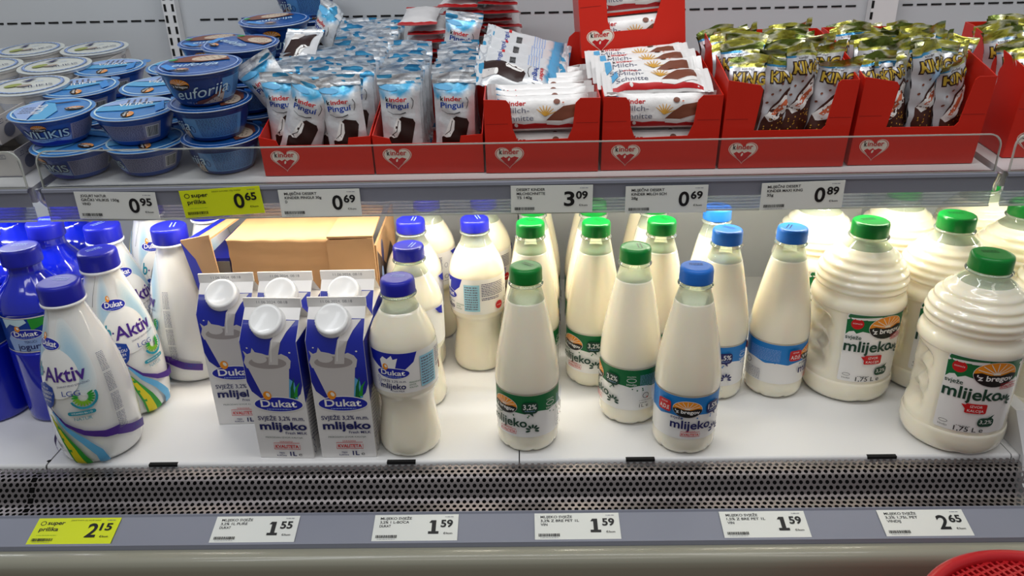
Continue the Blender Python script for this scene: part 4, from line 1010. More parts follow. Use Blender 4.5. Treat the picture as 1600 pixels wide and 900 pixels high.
def column(kind, x, y, n, rots, what, where, sc=1.0, z=UZ, off=None):
    H_ = {'v': 0.0450, 'e': 0.0485, 'w': 0.045}[kind]*sc+0.0014
    for k in range(n):
        pos = 'topmost' if k == n-1 else ('lowest' if k == 0 else ('middle' if n == 3 else ('', 'second lowest', 'third lowest')[k]))
        dx, dy = (off[k] if off else (0, 0))
        inst('cup'+kind, mk_cup(kind), '%s %s of the stack %s' % (pos, what, where), 'yogurt cup', {'v': 'blue greek yogurt cups', 'e': 'dark blue dessert cups', 'w': 'white greek yogurt cups'}[kind],
             (x+dx, y+dy, z+0.0006+k*H_), (0, 0, R(rots[k % len(rots)])), (1, 1, sc))
V = 'blue yogurt cup'
column('v', -0.622, 1.025, 2, (-25, 12), V, 'nearest the left end of the wide shelf', 0.885, off=((0.022, -0.012), (0, 0)))
column('v', -0.512, 1.025, 2, (-60, -75), V, 'second from the left in the front row', 0.885, off=((0.006, -0.006), (0, 0)))
column('v', -0.638, 1.132, 2, (-70, -65), V, 'leftmost in the second row', 0.885)
column('v', -0.524, 1.134, 2, (-70, -90), V, 'in the middle of the second row', 0.885)
column('v', -0.645, 1.243, 2, (-80, -80), V, 'leftmost in the third row', 0.885)
column('v', -0.532, 1.243, 2, (-80, -100), V, 'in the middle of the third row', 0.885)
E_ = 'dark blue dessert cup'
column('e', -0.412, 1.022, 3, (-70, -75, 8), E_, 'touching the left red box', 0.925, off=((0.01, 0), (0.004, 0), (0, 0)))
column('e', -0.394, 1.134, 3, (-60, -70, -45), E_, 'behind the front dessert cups', 0.925)
column('e', -0.470, 1.235, 3, (-60, -70, 20), E_, 'left of the tall stacks', 0.80)
column('e', -0.375, 1.245, 3, (-60, -40, 30), E_, 'below the dashed slots', 0.99)
column('e', -0.352, 1.355, 4, (0, 30, 60, -70), E_, 'tallest and nearest the back wall', 0.88)
# white-lidded cups in printed cardboard trays on the far left shelf
def mk_tray():
    t = thing('cardboard_tray'); M = mat('greyish_white_board', (205, 200, 196), rough=0.5, coat=0.1)
    for nm, (a, b, c, d) in (('front_wall', (-0.12, 0.12, -0.0602, -0.0592)), ('back_wall', (-0.12, 0.12, 0.0592, 0.0602)), ('side_wall', (-0.12, -0.1188, -0.059, 0.059)), ('side_wall', (0.1188, 0.12, -0.059, 0.059))):
        mb = MB().box(a, b, c, d, 0.0005, 0.036, M)
        A = Art()
        for k in range(14):
            x = -0.105+k*0.0155
            if nm != 'side_wall': A.line([(x, 0.026), (x+0.010, 0.026), (x+0.010, 0.031), (x+0.004, 0.031), (x+0.004, 0.0285), (x+0.007, 0.0285)], 0.0009, 'smallprint')
            elif k < 7:
                x = -0.052+k*0.0155; A.line([(x, 0.026), (x+0.010, 0.026), (x+0.010, 0.031), (x+0.004, 0.031), (x+0.004, 0.0285), (x+0.007, 0.0285)], 0.0009, 'smallprint')
        if nm == 'front_wall': A.rect(-0.12, 0.12, 0.0005, 0.0015, 'smallprint'); A.oval(-0.005, 0.012, 0.010, 0.007, 'mist', 14); A.emit(mb, lambda u, v, o: (u, -0.0602-o, v))
        elif nm == 'side_wall' and a > 0: A.text('VILIKIS', 0.02, 0.008, 0.010, 'navy', w=0.05); A.oval(-0.035, 0.014, 0.012, 0.009, 'smallprint', 14); A.emit(mb, lambda u, v, o: (0.12+o, u, v))
        mb.build(nm, t)
    MB().box(-0.1185, 0.1185, -0.059, 0.059, 0.0005, 0.0015, M).build('tray_floor', t)
    return t
TL = [(-0.792, 1.055, 0.0, 1, 'lower one of the front pile at the left edge'), (-0.812, 1.066, 0.0405, 1, 'upper one of the front pile at the left edge'),
      (-0.792, 1.246, 0.0, 2, 'deep, lower one behind the front pile'), (-0.792, 1.246, 0.0445, 2, 'deep, upper one behind the front pile')]
for x, y, z, sy_, lb in TL: inst('tray', mk_tray, 'printed white cardboard tray, '+lb, 'tray', 'printed cardboard trays', (x, y, UZ+z), (0, 0, 0), (1, sy_ if sy_ == 1 else 2.08, 1))
WC = ((-0.718, 1.165, 'nearest the blue cups'), (-0.838, 1.165, 'front row at the left edge'), (-0.728, 1.285, 'second row from the front'), (-0.842, 1.285, 'second row at the left edge'))
WC = ((-0.706, 1.125, 'nearest the blue cups'), (-0.815, 1.128, 'front row at the left edge'), (-0.728, 1.238, 'middle row, nearest the blue cups'), (-0.838, 1.238, 'middle row at the left edge'), (-0.719, 1.350, 'rear row, nearest the slotted upright'), (-0.829, 1.350, 'rear row, second from the upright'))
for n_, (z, nm) in enumerate(((0.0022, 'lower'), (0.0465, 'upper'))):
    for k, (x, y, w_) in enumerate(WC):
        inst('cupw', mk_cup('w'), '%s white-lidded yogurt cup, %s' % (nm, w_), 'yogurt cup', 'white greek yogurt cups', (x, y, UZ+z), (0, 0, R(20+n_*9+k*4)), (1, 1, 0.92))

# ================================================================== WRAPPED SNACKS
def packet(w, l, t, seed, film_m, seal_m, art=None, nu=12, nv=26, seal=0.011, wr=0.0009, back_m=None, top_m=None, crumple=0.0, wave=1.0):
    """pillow pack standing on its lower seal; front faces -Y"""
    rn = random.Random(seed); ph = [rn.uniform(0, 6.28) for _ in range(8)]
    def hgt(u, z):       # half thickness
        a = min(z, l-z)
        e = 0 if a < seal else min(1, (a-seal)/0.020); e = math.sin(e*PI/2)
        return 0.0004+t/2*e*(1-abs(2*u/w)**3.5)
    def wid(z):
        a = min(z, l-z); e = min(1, max(0, (a-seal)/0.022)); return 1-0.09*math.sin(e*PI/2)
    def wob(u, z, s_):
        a = min(z, l-z)
        if a < seal: return 0.0006*math.sin(z*2*PI/0.0020)+0.0022*wave*math.sin(u*70+ph[6])*(1 if z > l/2 else 0.3)
        f_ = max(0, 1-(a-seal)/0.035)
        return 0.0022*wave*math.sin(u*70+ph[6])*f_*(1 if z > l/2 else 0.3)+wr*f_*math.sin(u*420+ph[0]+s_)+wr*0.6*math.sin(u*160+z*180+ph[1+s_])+wr*0.4*math.sin(z*330+ph[3]+u*90)
    def P(u, z, s_, off=0.0):
        h = hgt(u, z); d = h+off; k = max(0, (z/l-0.70)/0.30); cr = crumple*k*k*(math.sin(u*95+ph[4])+0.6*math.sin(u*210+ph[5])+1.2*math.sin(ph[7])); z = z-crumple*k*k*(1.1+math.sin(u*60+ph[2]))
        return (u*wid(z), (-d if s_ == 0 else d)+wob(u, z, s_)*(1 if s_ == 0 else -1 if min(z, l-z) > seal else 1)+cr, z)
    zs = [l*(j/nv) for j in range(nv+1)]
    for extra in (seal*0.25, seal*0.5, seal*0.75, seal, l-seal, l-seal*0.75, l-seal*0.5, l-seal*0.25): zs.append(extra)
    zs = sorted(set(zs)); n = len(zs)-1; mb = MB()
    for s_ in (0, 1):
        def mf(i, j):
            if zs[j+1] <= seal+1e-6 or zs[j] >= l-seal-1e-6: return back_m if (s_ and back_m) else seal_m
            if top_m and not (s_ and back_m) and zs[j] > l*(0.74 if s_ else 0.87): return top_m
            return back_m if (s_ and back_m) else film_m
        mb.grid(lambda a, b: P((a-0.5)*w, zs[round(b*n)], s_), nu, n, film_m, True, mfn=mf)
    if art: art.emit(mb, lambda u, v, o: P(u, v, 0, o+0.0001), du=w/nu, dv=l/nv)
    return mb
def pingui_art():
    A = Art()
    kinder_word(A, -0.0195, 0.0875, 0.0058, 0.0300); A.text('Pinguí', -0.0195, 0.0790, 0.0068, 'midblue', 'l', w=0.0330, bold=0.018)
    A.line([(-0.018, 0.0755), (-0.010, 0.0715), (0.0, 0.0712), (0.008, 0.0735)], (0.0003, 0.0012), 'black')
    A.line([(0.0165, 0.0925), (0.0195, 0.088), (0.0185, 0.082), (0.0165, 0.078)], 0.0007, 'black')
    n0 = len(A.items)
    A.poly([(-0.017, 0.010), (-0.017, 0.036), (-0.011, 0.040), (-0.004, 0.057), (0.002, 0.061), (0.0155, 0.058), (0.018, 0.053), (0.008, 0.012)], 'choc')
    A.poly([(-0.013, 0.040), (-0.004, 0.060), (0.000, 0.0555), (-0.001, 0.045), (-0.006, 0.037), (-0.011, 0.036), (-0.017, 0.038)], 'white')
    A.line([(-0.013, 0.039), (-0.006, 0.044), (-0.003, 0.056)], 0.0009, 'choc')
    A.poly([(-0.001, 0.010), (0.013, 0.010), (0.012, 0.026), (0.0005, 0.026)], 'milkgrey'); A.oval(0.0062, 0.026, 0.006, 0.0022, 'white', 14)
    for m_, ly_, tr_ in A.items[n0:]: tr_[:] = [[(p[0]*1.12, p[1]*1.12) for p in t_] for t_ in tr_]
    A.oval(-0.014, 0.1045, 0.0125, 0.0035, 'skyblue2', 16, -8)
    return A
def back_art():
    A = Art(); A.barcode(-0.006, 0.008, 0.042, 0.050); A.text('Pinguí', 0.0, 0.030, 0.0060, 'midblue', w=0.026, bold=0.01, rot=180)
    A.lines(-0.020, 0.020, 0.066, 0.084, 5, 'mist', 0.35, 3); A.rect(-0.022, -0.012, 0.030, 0.034, 'red'); A.rect(-0.026, 0.026, 0.096, 0.108, 'skyblue2')
    return A
def king_art():
    A = Art()
    A.text('KING', 0.001, 0.1015, 0.0150, 'choc', w=0.0450, bold=0.08); A.text('KING', 0.001, 0.1022, 0.0140, 'gold', w=0.0425, bold=0.025); A.text('kinder', -0.002, 0.1190, 0.0034, 'choc', w=0.016); n0 = len(A.items)
    A.poly([(-0.021, 0.012), (-0.022, 0.034), (-0.019, 0.052), (-0.010, 0.066), (0.006, 0.084), (0.014, 0.090), (0.021, 0.086), (0.0225, 0.066), (0.019, 0.042), (0.012, 0.020), (0.006, 0.012)], 'brown')
    A.poly([(-0.019, 0.053), (-0.012, 0.060), (0.006, 0.079), (0.013, 0.086), (0.0185, 0.081), (0.016, 0.068), (0.009, 0.058), (0.000, 0.050), (-0.012, 0.046)], 'white')
    A.poly([(-0.011, 0.055), (0.000, 0.067), (0.011, 0.077), (0.0125, 0.072), (0.005, 0.061), (-0.005, 0.054)], 'caramel')
    rn = random.Random(4)
    for k in range(46):
        u, v = rn.uniform(-0.018, 0.013), rn.uniform(0.013, 0.052)
        if u > -0.019+0 and u < 0.004+(v-0.012)*0.35: A.items.append((MATS['ink_wheat'], 6+k % 3, [[(u-0.0009, v), (u, v-0.0009), (u+0.0011, v+0.0006)], [(u-0.0009, v), (u+0.0011, v+0.0006), (u, v+0.0011)]]))
    for u, v in ((-0.014, 0.078), (-0.005, 0.083), (-0.018, 0.068), (-0.002, 0.090)): A.oval(u, v, 0.0018, 0.0013, 'milkbrown', 8, 30)
    A.oval(0.006, 0.018, 0.008, 0.005, 'wheat', 12)
    for m_, ly_, tr_ in A.items[n0:]: tr_[:] = [[(p[0]*1.06, p[1]*1.10+0.001) for p in t_] for t_ in tr_]
    return A
def milch_art(l=0.138, w=0.048):
    # drawn for a pack lying on its side: text reads along the pack's length, u' = along, v' = across
    A = Art(); h = w/2
    A.poly([(-l/2+0.012, -h+0.003), (l/2-0.012, -h+0.003), (l/2-0.012, -h+0.008), (0.036, -h+0.0085), (0.020, -h+0.013), (0.004, -h+0.0105), (-0.010, -h+0.0115), (-0.024, -h+0.010), (-0.036, -h+0.0125), (-0.052, -h+0.0095), (-l/2+0.012, -h+0.011)], 'red')
    A.oval(-0.034, -h+0.009, 0.0022, 0.0032, 'white', 12, 20)
    kinder_word(A, -0.047, 0.0125, 0.0058, 0.026); A.text('Milch-', -0.048, 0.0025, 0.0076, 'smallprint', 'l', w=0.031); A.text('Schnitte', -0.052, -0.0085, 0.0076, 'smallprint', 'l', w=0.040)
    A.poly([(0.004, -0.009), (0.014, 0.001), (0.026, 0.010), (0.048, 0.013), (0.050, -0.003), (0.036, -0.006), (0.024, -0.010)], 'milkbrown')
    A.poly([(0.004, -0.009), (0.024, -0.010), (0.036, -0.006), (0.050, -0.003), (0.049, -0.011), (0.020, -0.0165), (0.005, -0.015)], 'white')
    A.poly([(0.024, -0.010), (0.036, -0.006), (0.050, -0.003), (0.050, -0.0045), (0.036, -0.0075), (0.024, -0.0115)], 'milkgrey')
    for k in range(7): A.line([(0.003, -0.002), (0.003+0.014*math.cos(R(20+k*20)), -0.002+0.014*math.sin(R(20+k*20)))], (0.0022, 0.0008), 'wheat')
    A.oval(0.018, 0.0165, 0.0042, 0.0032, 'milkbrown', 14); A.oval(0.026, 0.015, 0.0014, 0.0009, 'caramel', 8)
    A.poly([(-l/2+0.012, 0.020), (-l/2+0.019, 0.018), (-l/2+0.020, 0.002), (-l/2+0.012, -0.004)], 'skyblue2')
    return A
def rot_art(A):      # turn art so its u runs along the pack (local z), for packs later laid on their side
    l2 = 0.069
    for m, ly, tris in A.items:
        for i, t_ in enumerate(tris): tris[i] = [(-p[1], l2+p[0]) for p in t_]
    return A
B_ART = back_art()
P_ART, K_ART, M_ART = pingui_art(), king_art(), rot_art(milch_art())
VARS = {}
def pk(kind, v):
    """packet mesh object maker, v picks one of the crumple variants"""
    def f():
        if kind == 'p': mb = packet(0.056, 0.122, 0.019, 10+v, M_PINGUI, M_SILVERSEAL, P_ART, seal=0.013, crumple=0.0015)
        elif kind == 'q': mb = packet(0.056, 0.122, 0.019, 90+v, M_PINGUI, M_SILVERSEAL, B_ART)
        elif kind == 'r': mb = packet(0.060, 0.122, 0.013, 30+v, M_PLAINFOIL, M_PINGUIRED, None, back_m=M_PLAINFOIL, wr=0.0005, top_m=M_PINGUIRED, wave=0.35)
        elif kind == 'k': mb = packet(0.052, 0.138, 0.021, 50+v, M_KING, M_GOLDFOIL, K_ART, wr=0.0016, seal=0.013, top_m=M_KINGTOP, crumple=0.0055)
        else: mb = packet(0.048, 0.138, 0.020, 70+v, M_MILCH, mat('white_foil_seal', (232, 230, 228), rough=0.35, metal=0.1), M_ART, wr=0.0006)
        return mb.build('snack_packet')
    return f
def put(kind, v, label, group, loc, rot):
    return inst(kind+str(v), pk(kind, v), label, 'snack packet', group, loc, rot)
ORD = ['front', 'second', 'third', 'fourth', 'fifth', 'sixth', 'seventh', 'eighth', 'ninth', 'tenth', 'eleventh', 'twelfth', 'thirteenth', 'fourteenth', 'fifteenth', 'sixteenth', 'seventeenth', 'eighteenth', 'nineteenth']

# display boxes
def mk_box(name, w, d, fp, hs0, hs1, hb, bp=None, hx=0.030):
    """open display box: fp = front outline (x, z), side walls rise from hs0 to hs1, back hb"""
    t = thing(name)
    f = MB().prism(fp, lambda u, v, k: (u, k, v), 0.0012, M_RED); A = Art(); heart(A, hx, 0.0225, 0.040); A.emit(f, lambda u, v, o: (u, -o, v))
    if hs0 > 0.08:
        L = Art(); c = mat('fold_line', (150, 20, 10)); L.line([(0.002, 0.0655), (0.030, 0.0655)], 0.0006, c); L.line([(w-0.030, 0.0655), (w-0.002, 0.0655)], 0.0006, c); L.emit(f, lambda u, v, o: (u, -o, v))
    f.build('front_panel', t)
    for x in (0.0, w-0.0012):
        MB().prism([(0.0013, 0), (d, 0), (d, hs1), (d-0.02, hs1), (0.02, hs0+(hs1-hs0)*0.15), (0.0013, hs0)], lambda u, v, k: (x+k, u, v), 0.0012, M_RED).build('side_panel', t)
    MB().prism(bp or [(0, 0), (w, 0), (w, hb), (0, hb)], lambda u, v, k: (u, d+k, v), 0.0012, M_RED).build('back_panel', t)
    MB().box(0.0013, w-0.0013, 0.0013, d-0.0001, 0, 0.0012, M_RED).build('bottom_panel', t)
    return t
def fr_low(w): return [(0, 0), (w, 0), (w, 0.052), (w-0.028, 0.050), (w-0.030, 0.041), (0.024, 0.041), (0.022, 0.048), (0, 0.053)]
def fr_mid(w): return [(0, 0), (w, 0), (w, 0.097), (w-0.025, 0.097), (w-0.031, 0.091), (w-0.034, 0.060), (w-0.040, 0.045), (0.042, 0.043), (0.036, 0.058), (0.033, 0.090), (0.028, 0.096), (0, 0.097)]
def fr_high(w, a=0.042, b=0.028): return [(0, 0), (w, 0), (w, 0.113), (w-b+0.004, 0.113), (w-b, 0.109), (w-b-0.006, 0.055), (w-b-0.010, 0.050), (a-0.004, 0.050), (a-0.003, 0.058), (a+0.001, 0.103), (a-0.003, 0.108), (0, 0.115)]
BX = []
def place(t, x, y, z, lb, rot=(0, 0, 0)):
    t.location = (x, y, z); t.rotation_euler = rot; tag(t, lb, 'display box', 'red cardboard display boxes')
Z0 = UZ+0.0006
place(mk_box('display_box', 0.144, 0.175, fr_low(0.144), 0.052, 0.075, 0.075), -0.340, 0.981, Z0, 'low red display box of chocolate bars, leftmost, leaning packets')
place(mk_box('display_box', 0.142, 0.175, fr_low(0.142), 0.052, 0.075, 0.075), -0.1935, 0.981, Z0, 'low red display box of chocolate bars, second from left, two neat columns')
w = 0.146; ub = [(0, 0), (w, 0), (w, 0.140), (w-0.022, 0.140), (w-0.030, 0.133), (w-0.036, 0.108), (w-0.046, 0.100), (0.046, 0.100), (0.036, 0.108), (0.030, 0.133), (0.022, 0.140), (0, 0.140)]
place(mk_box('display_box', w, 0.172, fr_mid(w), 0.097, 0.098, 0.15, ub, 0.031), -0.0485, 0.978, Z0, 'red display box of milk slices with a notched back panel, third from left')
w = 0.149
place(mk_box('display_box', w, 0.172, fr_mid(w), 0.097, 0.110, 0.11, None, 0.031), 0.1015, 0.980, Z0, 'red display box heaped with tilted milk slices, fourth from left')
place(mk_box('display_box', 0.161, 0.172, fr_high(0.161, 0.043, 0.026), 0.113, 0.138, 0.138, None, 0.029), 0.2545, 0.980, Z0, 'tall red display box of gold-topped bars, fifth from left')
place(mk_box('display_box', 0.161, 0.172, fr_high(0.161, 0.043, 0.026), 0.113, 0.138, 0.138, None, 0.029), 0.4230, 0.983, Z0, 'tall red display box of gold-topped bars at the right end of the wide shelf')
frv = [(0, 0), (0.15, 0), (0.15, 0.10), (0.11, 0.118), (0.045, 0.060), (0.03, 0.080), (0, 0.115)]
place(mk_box('display_box', 0.150, 0.172, frv, 0.113, 0.138, 0.138), 0.632, 1.000, Z0, 'red display box of gold-topped bars cut off by the right edge')
# box lying on top of the fourth one
TB = mk_box('display_box', 0.142, 0.15, [(0, 0), (0.142, 0), (0.142, 0.150), (0.120, 0.150), (0.112, 0.070), (0.098, 0.030), (0.042, 0.031), (0.038, 0.045), (0.036, 0.150), (0, 0.150)], 0.15, 0.15, 0.15, None, 0.027)
place(TB, 0.083, 1.108, 0.461, 'red display box of milk slices on top of the fourth box at the top edge', (R(-9), R(-4.5), 0))

rn = random.Random(11)
G1, G2 = 'chocolate bar packets in the leftmost red box', 'chocolate bar packets in the second red box'
def rows(kind, xs, y0, dy, n, gname, colnames, what, skip=(), zf=lambda y: Z0+0.0016, jig=1.0, tilt=-4):
    for c, x in enumerate(xs):
        for r in range(n):
            if (c, r) in skip: continue
            y = y0+r*dy+rn.uniform(-0.001, 0.001)
            put(kind, (c*3+r) % 4, '%s, %s row, %s' % (what, ORD[r], colnames[c]), gname, (x+rn.uniform(-0.002, 0.002)*jig, y, zf(y)+rn.uniform(0, 0.004)*jig), (R(tilt+rn.uniform(-2, 2)), R(rn.uniform(-2.5, 2.5)*jig), R(rn.uniform(-3, 3)*jig)))
def rise(y): return Z0+0.0016
rows('p', (-0.313, -0.262, -0.226), 1.016, 0.0205, 17, G1, ('left column', 'middle column', 'right column'), 'blue and white chocolate bar packet in the leftmost red box', skip=((0, 0), (1, 0), (2, 0), (0, 1)), zf=rise)
put('p', 0, 'blue and white chocolate bar packet leaning right at the front of the leftmost box', G1, (-0.302, 1.000, Z0+0.006), (R(-3), R(19), 0))
put('p', 1, 'blue and white chocolate bar packet upright in the front left corner of the leftmost box', G1, (-0.312, 1.022, Z0+0.002), (R(-3), R(0), R(-4)))
put('p', 2, 'blue and white chocolate bar packet half hidden behind the leaning one', G1, (-0.252, 1.011, Z0+0.002), (R(-4), R(10), R(0)))
put('p', 3, 'blue and white chocolate bar packet at the front right of the leftmost red box', G1, (-0.227, 0.999, Z0+0.002), (R(-4), R(-3), R(3)))
put('p', 1, 'blue and white chocolate bar packet sticking out to the left over the dessert cups', G1, (-0.288, 1.040, Z0+0.036), (R(-6), R(-33), R(6)))
put('p', 2, 'chocolate bar packet lying upside down on top of the leftmost red box rows', G1, (-0.312, 1.185, 0.492), (R(58), R(180), R(-8)))
put('p', 3, 'chocolate bar packet standing edge on between the dessert cups and the rows', G1, (-0.318, 1.20, 0.415), (R(-14), R(20), R(-50)))
rows('p', (-0.1585, -0.090), 1.004, 0.0198, 10, G2, ('left column', 'right column'), 'blue and white chocolate bar packet in the second red box', zf=rise, jig=0.6)
put('p', 0, 'chocolate bar packet standing raised at the back of the second red box', G2, (-0.104, 1.214, 0.385), (R(-6), R(10), R(0)))
# red and white packets piled at the back, lying with their ends forward
GR = 'red and white snack packets piled at the back wall'
for c, (x, n, z0) in enumerate(((-0.142, 11, 0.366), (-0.088, 14, 0.366), (-0.033, 14, 0.366))):
    for r in range(n):
        put('r', r % 3, ('red and white packet, %s from the bottom of the %s pile at the back' % (ORD[r], ('left', 'middle', 'right')[c]) if r else 'lowest red and white packet of the %s pile at the back' % ('left', 'middle', 'right')[c]), GR,
            (x-0.0015*r*(1 if c == 0 else 0)+rn.uniform(-0.005, 0.005), 1.372+rn.uniform(-0.010, 0)-0.014*(c == 0), z0+r*0.0122), (R(90+rn.uniform(-3, 1)), R(180+rn.uniform(-2, 2)), R(rn.uniform(-4, 4))))

# milk slices: packs laid on their side, long edge down
def slice_(x, y, z, lb, g_, lean=0, roll=0, yaw=0, v=0, kind='m'):
    # local z (length) -> +x ; print faces -y
    m = Matrix.Translation((x, y, z)) @ Matrix.Rotation(R(yaw), 4, 'Z') @ Matrix.Rotation(R(roll), 4, 'Y') @ Matrix.Rotation(R(lean), 4, 'X') @ Matrix.Translation((-0.069, 0, 0.024)) @ Matrix.Rotation(R(90), 4, 'Y')
    return put(kind, v, lb, g_, m.to_translation(), m.to_euler())
G3, G4, G5 = 'milk slice packets in the third red box', 'milk slice packets in the fourth red box', 'milk slice packets in the top red box'
for r in range(6):
    slice_(0.0245, 0.993+r*0.0215, Z0+0.0018, 'white milk slice packet in the third red box, lower layer, %s row' % ORD[r], G3, lean=-4, v=r % 3)
    slice_(0.0245+rn.uniform(-0.002, 0.002), 0.991+r*0.0215, Z0+0.0505+r*0.0012, 'white milk slice packet in the third red box, upper layer, %s row' % ORD[r], G3, lean=-8, roll=-1.5+rn.uniform(-1, 1), v=(r+1) % 3)
for r in range(6):
    slice_(0.176, 0.995+r*0.0215, Z0+0.0018, 'white milk slice packet in the fourth red box, lower layer, %s row' % ORD[r], G4, lean=-4, v=r % 3)
    slice_(0.176, 0.993+r*0.0215, Z0+0.0505, 'white milk slice packet in the fourth red box, upper layer, %s row' % ORD[r], G4, lean=-4, v=(r+1) % 3)
for r, (dx, dy, dz, ln, rl) in enumerate(((0.000, 0.000, 0.000, -66, -1.0), (-0.006, 0.020, 0.004, -58, -2.0), (-0.010, 0.042, 0.007, -57, -3), (-0.016, 0.063, 0.009, -56, -4))):
    slice_(0.172+dx, 0.994+dy, Z0+0.0950+dz, 'milk slice packet leaning back on the fourth red box, %s' % ('lowest and nearest', 'second from the front', 'third from the front', 'furthest back')[r], G4, lean=ln, roll=rl, v=r % 3)
TBM = Matrix.Translation((0.083, 1.108, 0.461)) @ Matrix.Rotation(R(-4.5), 4, 'Y') @ Matrix.Rotation(R(-9), 4, 'X')
for r in range(3):
    for q in range(2):
        p = TBM @ Vector((0.0715, 0.013+r*0.022, 0.003+q*0.0495))
        slice_(p.x, p.y, p.z, 'white milk slice packet in the top red box, %s layer, %s row' % (('lower', 'upper')[q], ORD[r]), G5, lean=-8, roll=-4.5, v=(r+q) % 3)

# packets lying slanted across the third box
for k in range(4):
    slice_(0.002+0.004*k, 1.045+0.021*k, Z0+0.088+0.0075*k, 'chocolate bar packet lying slanted over the milk slice box, %s' % ('nearest', 'second', 'third', 'furthest back')[k], 'chocolate bar packets lying across the third box', lean=-62, roll=11+1.5*k, yaw=0, v=k, kind='p' if k == 0 else 'q')
# gold-topped bars
def kings(x0, xs, n, y0, gname, where, seed):
    global rn
    rn = random.Random(seed)
    cn = ('leftmost column', 'second column', 'third column', 'rightmost column')
    for c, x in enumerate(xs):
        for r in range(n):
            y = y0+r*0.0212+rn.uniform(-0.003, 0.003)
            dz = (0, 0.003, 0.012, 0)[c % 4] if r == 0 else rn.uniform(0, 0.012)
            put('k', (c+r*2) % 4, 'gold-topped bar packet in %s, %s row, %s' % (where, ORD[r], cn[c]), gname, (x0+x+rn.uniform(-0.003, 0.003), y, Z0+0.0018+dz+r*0.0012), (R(-5+rn.uniform(-4, 4)), R(rn.uniform(-9, 9)), R(rn.uniform(-28, 28))))
kings(0.2545, (0.030, 0.062, 0.096, 0.130), 7, 1.003, 'gold-topped bar packets in the fifth box', 'the fifth red box', 21)
kings(0.4230, (0.030, 0.064, 0.098, 0.130), 7, 1.006, 'gold-topped bar packets in the sixth box', 'the rightmost full red box', 33)
kings(0.632, (0.030, 0.066, 0.102), 7, 1.022, 'gold-topped bar packets in the cut-off box', 'the cut-off right box', 47)

# the upper shelf boards slope down towards the front: everything on them slopes along
TILT = Matrix.Translation((0, 0.950, UZ)) @ Matrix.Rotation(R(6.0), 4, 'X') @ Matrix.Translation((0, -0.950, -UZ))
for o in list(COL.objects):
    if o.parent is None and o.get('category') in ('yogurt cup', 'tray', 'snack packet', 'display box'):
        m = TILT @ Matrix.LocRotScale(o.location, o.rotation_euler, o.scale)
        l_, q_, s__ = m.decompose(); o.location = l_; o.rotation_euler = q_.to_euler(); o.scale = s__
    if o.name.startswith('shelf_board') and o.parent is not None:
        l_, q_, s__ = TILT.decompose(); o.location = l_; o.rotation_euler = q_.to_euler()

# ================================================================== PRICE CARDS
def price_art(big, cents, lines_, yellow=False):
    A = Art(); w, h = 0.105, 0.037
    if yellow:
        A.ring(-0.0435, 0.0305-h/2-0.001, 0.0032, 0.0028, 0.0009, 'black', 12); A.text('super', -0.038, 0.0275-h/2, 0.0052, 'black', 'l', w=0.022, bold=0.025); A.text('prilika', -0.045, 0.0185-h/2, 0.0055, 'black', 'l', w=0.024, bold=0.02)
        A.text(lines_[0], -0.010, 0.0325-h/2, 0.0016, 'black', 'l', w=0.038); A.lines(-0.045, -0.020, 0.012-h/2, 0.013-h/2, 1, 'lime')
    else:
        for k, s_ in enumerate(lines_): A.text(s_, -0.045, 0.0300-h/2-k*0.0054, 0.0034, 'black', 'l', w=min(0.0028*len(s_), 0.049), bold=0.02)
    if big == '1':
        A.rect(0.0160, 0.0290, 0.0095-h/2, 0.0130-h/2, 'black'); A.rect(0.0200, 0.0252, 0.0095-h/2, 0.0285-h/2, 'black'); A.poly([(0.0165, 0.0250-h/2), (0.0202, 0.0250-h/2), (0.0202, 0.0285-h/2), (0.0190, 0.0285-h/2)], 'black')
    else: A.text(big, 0.0225, 0.0095-h/2, 0.0190, 'black', w=0.0135, bold=0.022)
    
    A.text(cents, 0.0310, 0.0190-h/2, 0.0098, 'black', 'l', w=0.0150, bold=0.03); A.text('€/kom', 0.0460, 0.0088-h/2, 0.0026, 'black', 'r', w=0.011, bold=0.01)
    A.lines(0.036, 0.047, 0.0325-h/2, 0.034-h/2, 1, 'smallprint'); A.barcode(-0.048, -0.022, 0.0040-h/2, 0.0080-h/2, seed=len(lines_[0])); A.lines(-0.046, -0.024, 0.002-h/2, 0.0028-h/2, 1, 'smallprint')
    return A
def card(big, cents, lines_, lb, M4, yellow=False):
    w, h = 0.105, 0.037
    mb = MB().box(-w/2, w/2, 0, 0.0005, -h/2, h/2, M_TAGY if yellow else M_TAG)
    price_art(big, cents, lines_, yellow).emit(mb, lambda u, v, o: (u, -o, v))
    o = mb.build('price_card'); o.matrix_world = M4
    tag(o, lb, 'price card', 'price cards')
up_y = 0.9462
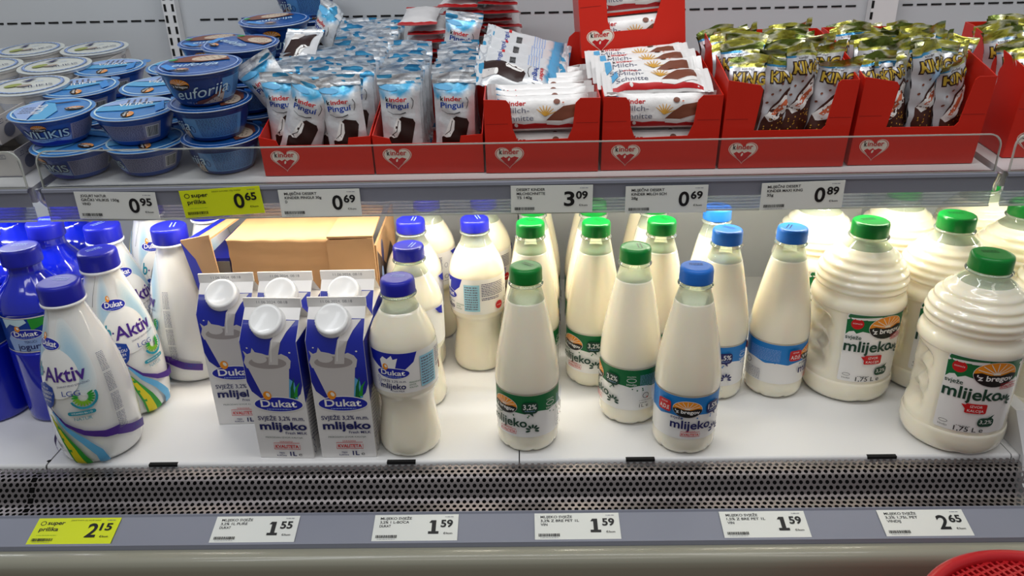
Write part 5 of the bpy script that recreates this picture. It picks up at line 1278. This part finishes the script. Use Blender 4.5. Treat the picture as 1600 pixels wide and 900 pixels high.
for (x, z, rl, big, c, ls, lb, ye) in (
    (-0.5275, 0.3245, 1.5, '0', '95', ('JOGURT NATUR', 'GRČKI VILIKIS 150g', 'VIND'), 'white price card reading 0,95 on the upper rail', False),
    (-0.3900, 0.3270, -3.0, '0', '65', ('DESERT EUFORIJA 150g VINDIJA',), 'yellow price card reading 0,65 on the upper rail', True),
    (-0.2630, 0.3235, 0.0, '0', '69', ('MLIJEČNI DESERT', 'KINDER PINGUI 30g', 'D'), 'white price card reading 0,69 on the upper rail, left of the empty stretch', False),
    (0.0360, 0.3235, 0.3, '3', '09', ('DESERT KINDER', 'MILCHSCHNITTE', 'T5 140g'), 'white price card reading 3,09 on the upper rail', False),
    (0.1830, 0.3205, -0.2, '0', '69', ('MLIJEČNI DESERT', 'KINDER MILCH SCH', '28g'), 'white price card reading 0,69 on the upper rail, right of the 3,09 card', False),
    (0.3560, 0.3225, -1.2, '0', '89', ('MLIJEČNI DESERT', 'KINDER MAXI KING', '35g'), 'white price card reading 0,89 on the upper rail', False)):
    card(big, c, ls, lb, Matrix.Translation((x, up_y, z)) @ Matrix.Rotation(R(rl), 4, 'Y') @ Matrix.Rotation(R(2.0), 4, 'X'), ye)
# the lower rail's cards lie on its slope
sl = math.atan2(RZ0-RZ1, RY0-RY1)
for (x, rl, big, c, ls, lb, ye) in (
    (-0.5670, 0.0, '2', '15', ('JOGURT B AKTIV LGG 1KG PET DUKAT',), 'yellow price card reading 2,15 on the lower rail', True),
    (-0.3400, 0.0, '1', '55', ('MLIJEKO SVJEŽE', '3,2% 1L PURE', 'DUKAT'), 'white price card reading 1,55 on the lower rail', False),
    (-0.1400, 0.0, '1', '59', ('MLIJEKO SVJEŽE', '3,2% 1 L-BOCA', 'DUKAT'), 'white price card reading 1,59 on the lower rail below the waisted bottle', False),
    (0.0600, 0.0, '1', '59', ('MLIJEKO SVJEŽE', '3,2% Z BRE PET 1L', 'VIN'), 'white price card reading 1,59 on the lower rail, near the middle', False),
    (0.2900, 0.0, '1', '59', ('MLIJEKO SVJEŽE', '1,5% Z BRE PET 1L', 'VIN'), 'white price card reading 1,59 on the lower rail, second from the right', False),
    (0.4850, 0.0, '2', '65', ('MLIJEKO SVJEŽE', '3,2% 1,75L PET', 'VINDIJ'), 'white price card reading 2,65 on the lower rail', False)):
    cy, cz = (RY0+RY1)/2, (RZ0+RZ1)/2+0.0016
    card(big, c, ls, lb, Matrix.Translation((x, cy, cz)) @ Matrix.Rotation(sl-PI/2, 4, 'X') @ Matrix.Rotation(R(rl), 4, 'Y'), ye)

# ================================================================== RED BASKET in the aisle
br, bz = 0.141, 0.02
t = thing('plastic_basket', (0.508, 0.503, 0)); tag(t, 'round red plastic basket with a mesh top in the bottom right corner', 'basket')
MB().lathe([(FL+0.001, br*0.80), (FL+0.02, br*0.82), (bz-0.03, br*0.955), (bz-0.012, br*0.965)], M_BASKET, 72).build('tapered_wall', t)
MB().lathe([(bz-0.012, br*0.965), (bz-0.0115, br-0.001), (bz-0.008, br), (bz-0.003, br-0.0005), (bz, br-0.004), (bz, br-0.011), (bz-0.003, br-0.0135), (bz-0.010, br-0.0140)], M_BASKET, 96, capb=False, capt=False).build('rim', t)
MB().lathe([(bz-0.0118, br-0.0145), (bz-0.0110, br-0.0145)], M_BASKETDARK, 72).build('base_plate', t)
mb = MB(); k = -br+0.018
while k < br-0.016:
    hl = math.sqrt(max(0, (br-0.0142)**2-k*k))
    c, q = math.cos(R(24)), math.sin(R(24))
    for d in (0, 1):
        e = [(-hl, k-0.0014), (hl, k-0.0014), (hl, k+0.0014), (-hl, k+0.0014)]
        if d: e = [(b, a) for a, b in e]
        mb.prism([(a*c-b*q, a*q+b*c) for a, b in e], lambda u, v, w: (u, v, bz-0.0108+w), 0.0045+0.0003*d, M_BASKET)
    k += 0.0072
mb.build('mesh_top', t)
for cu in list(bpy.data.curves): bpy.data.curves.remove(cu)
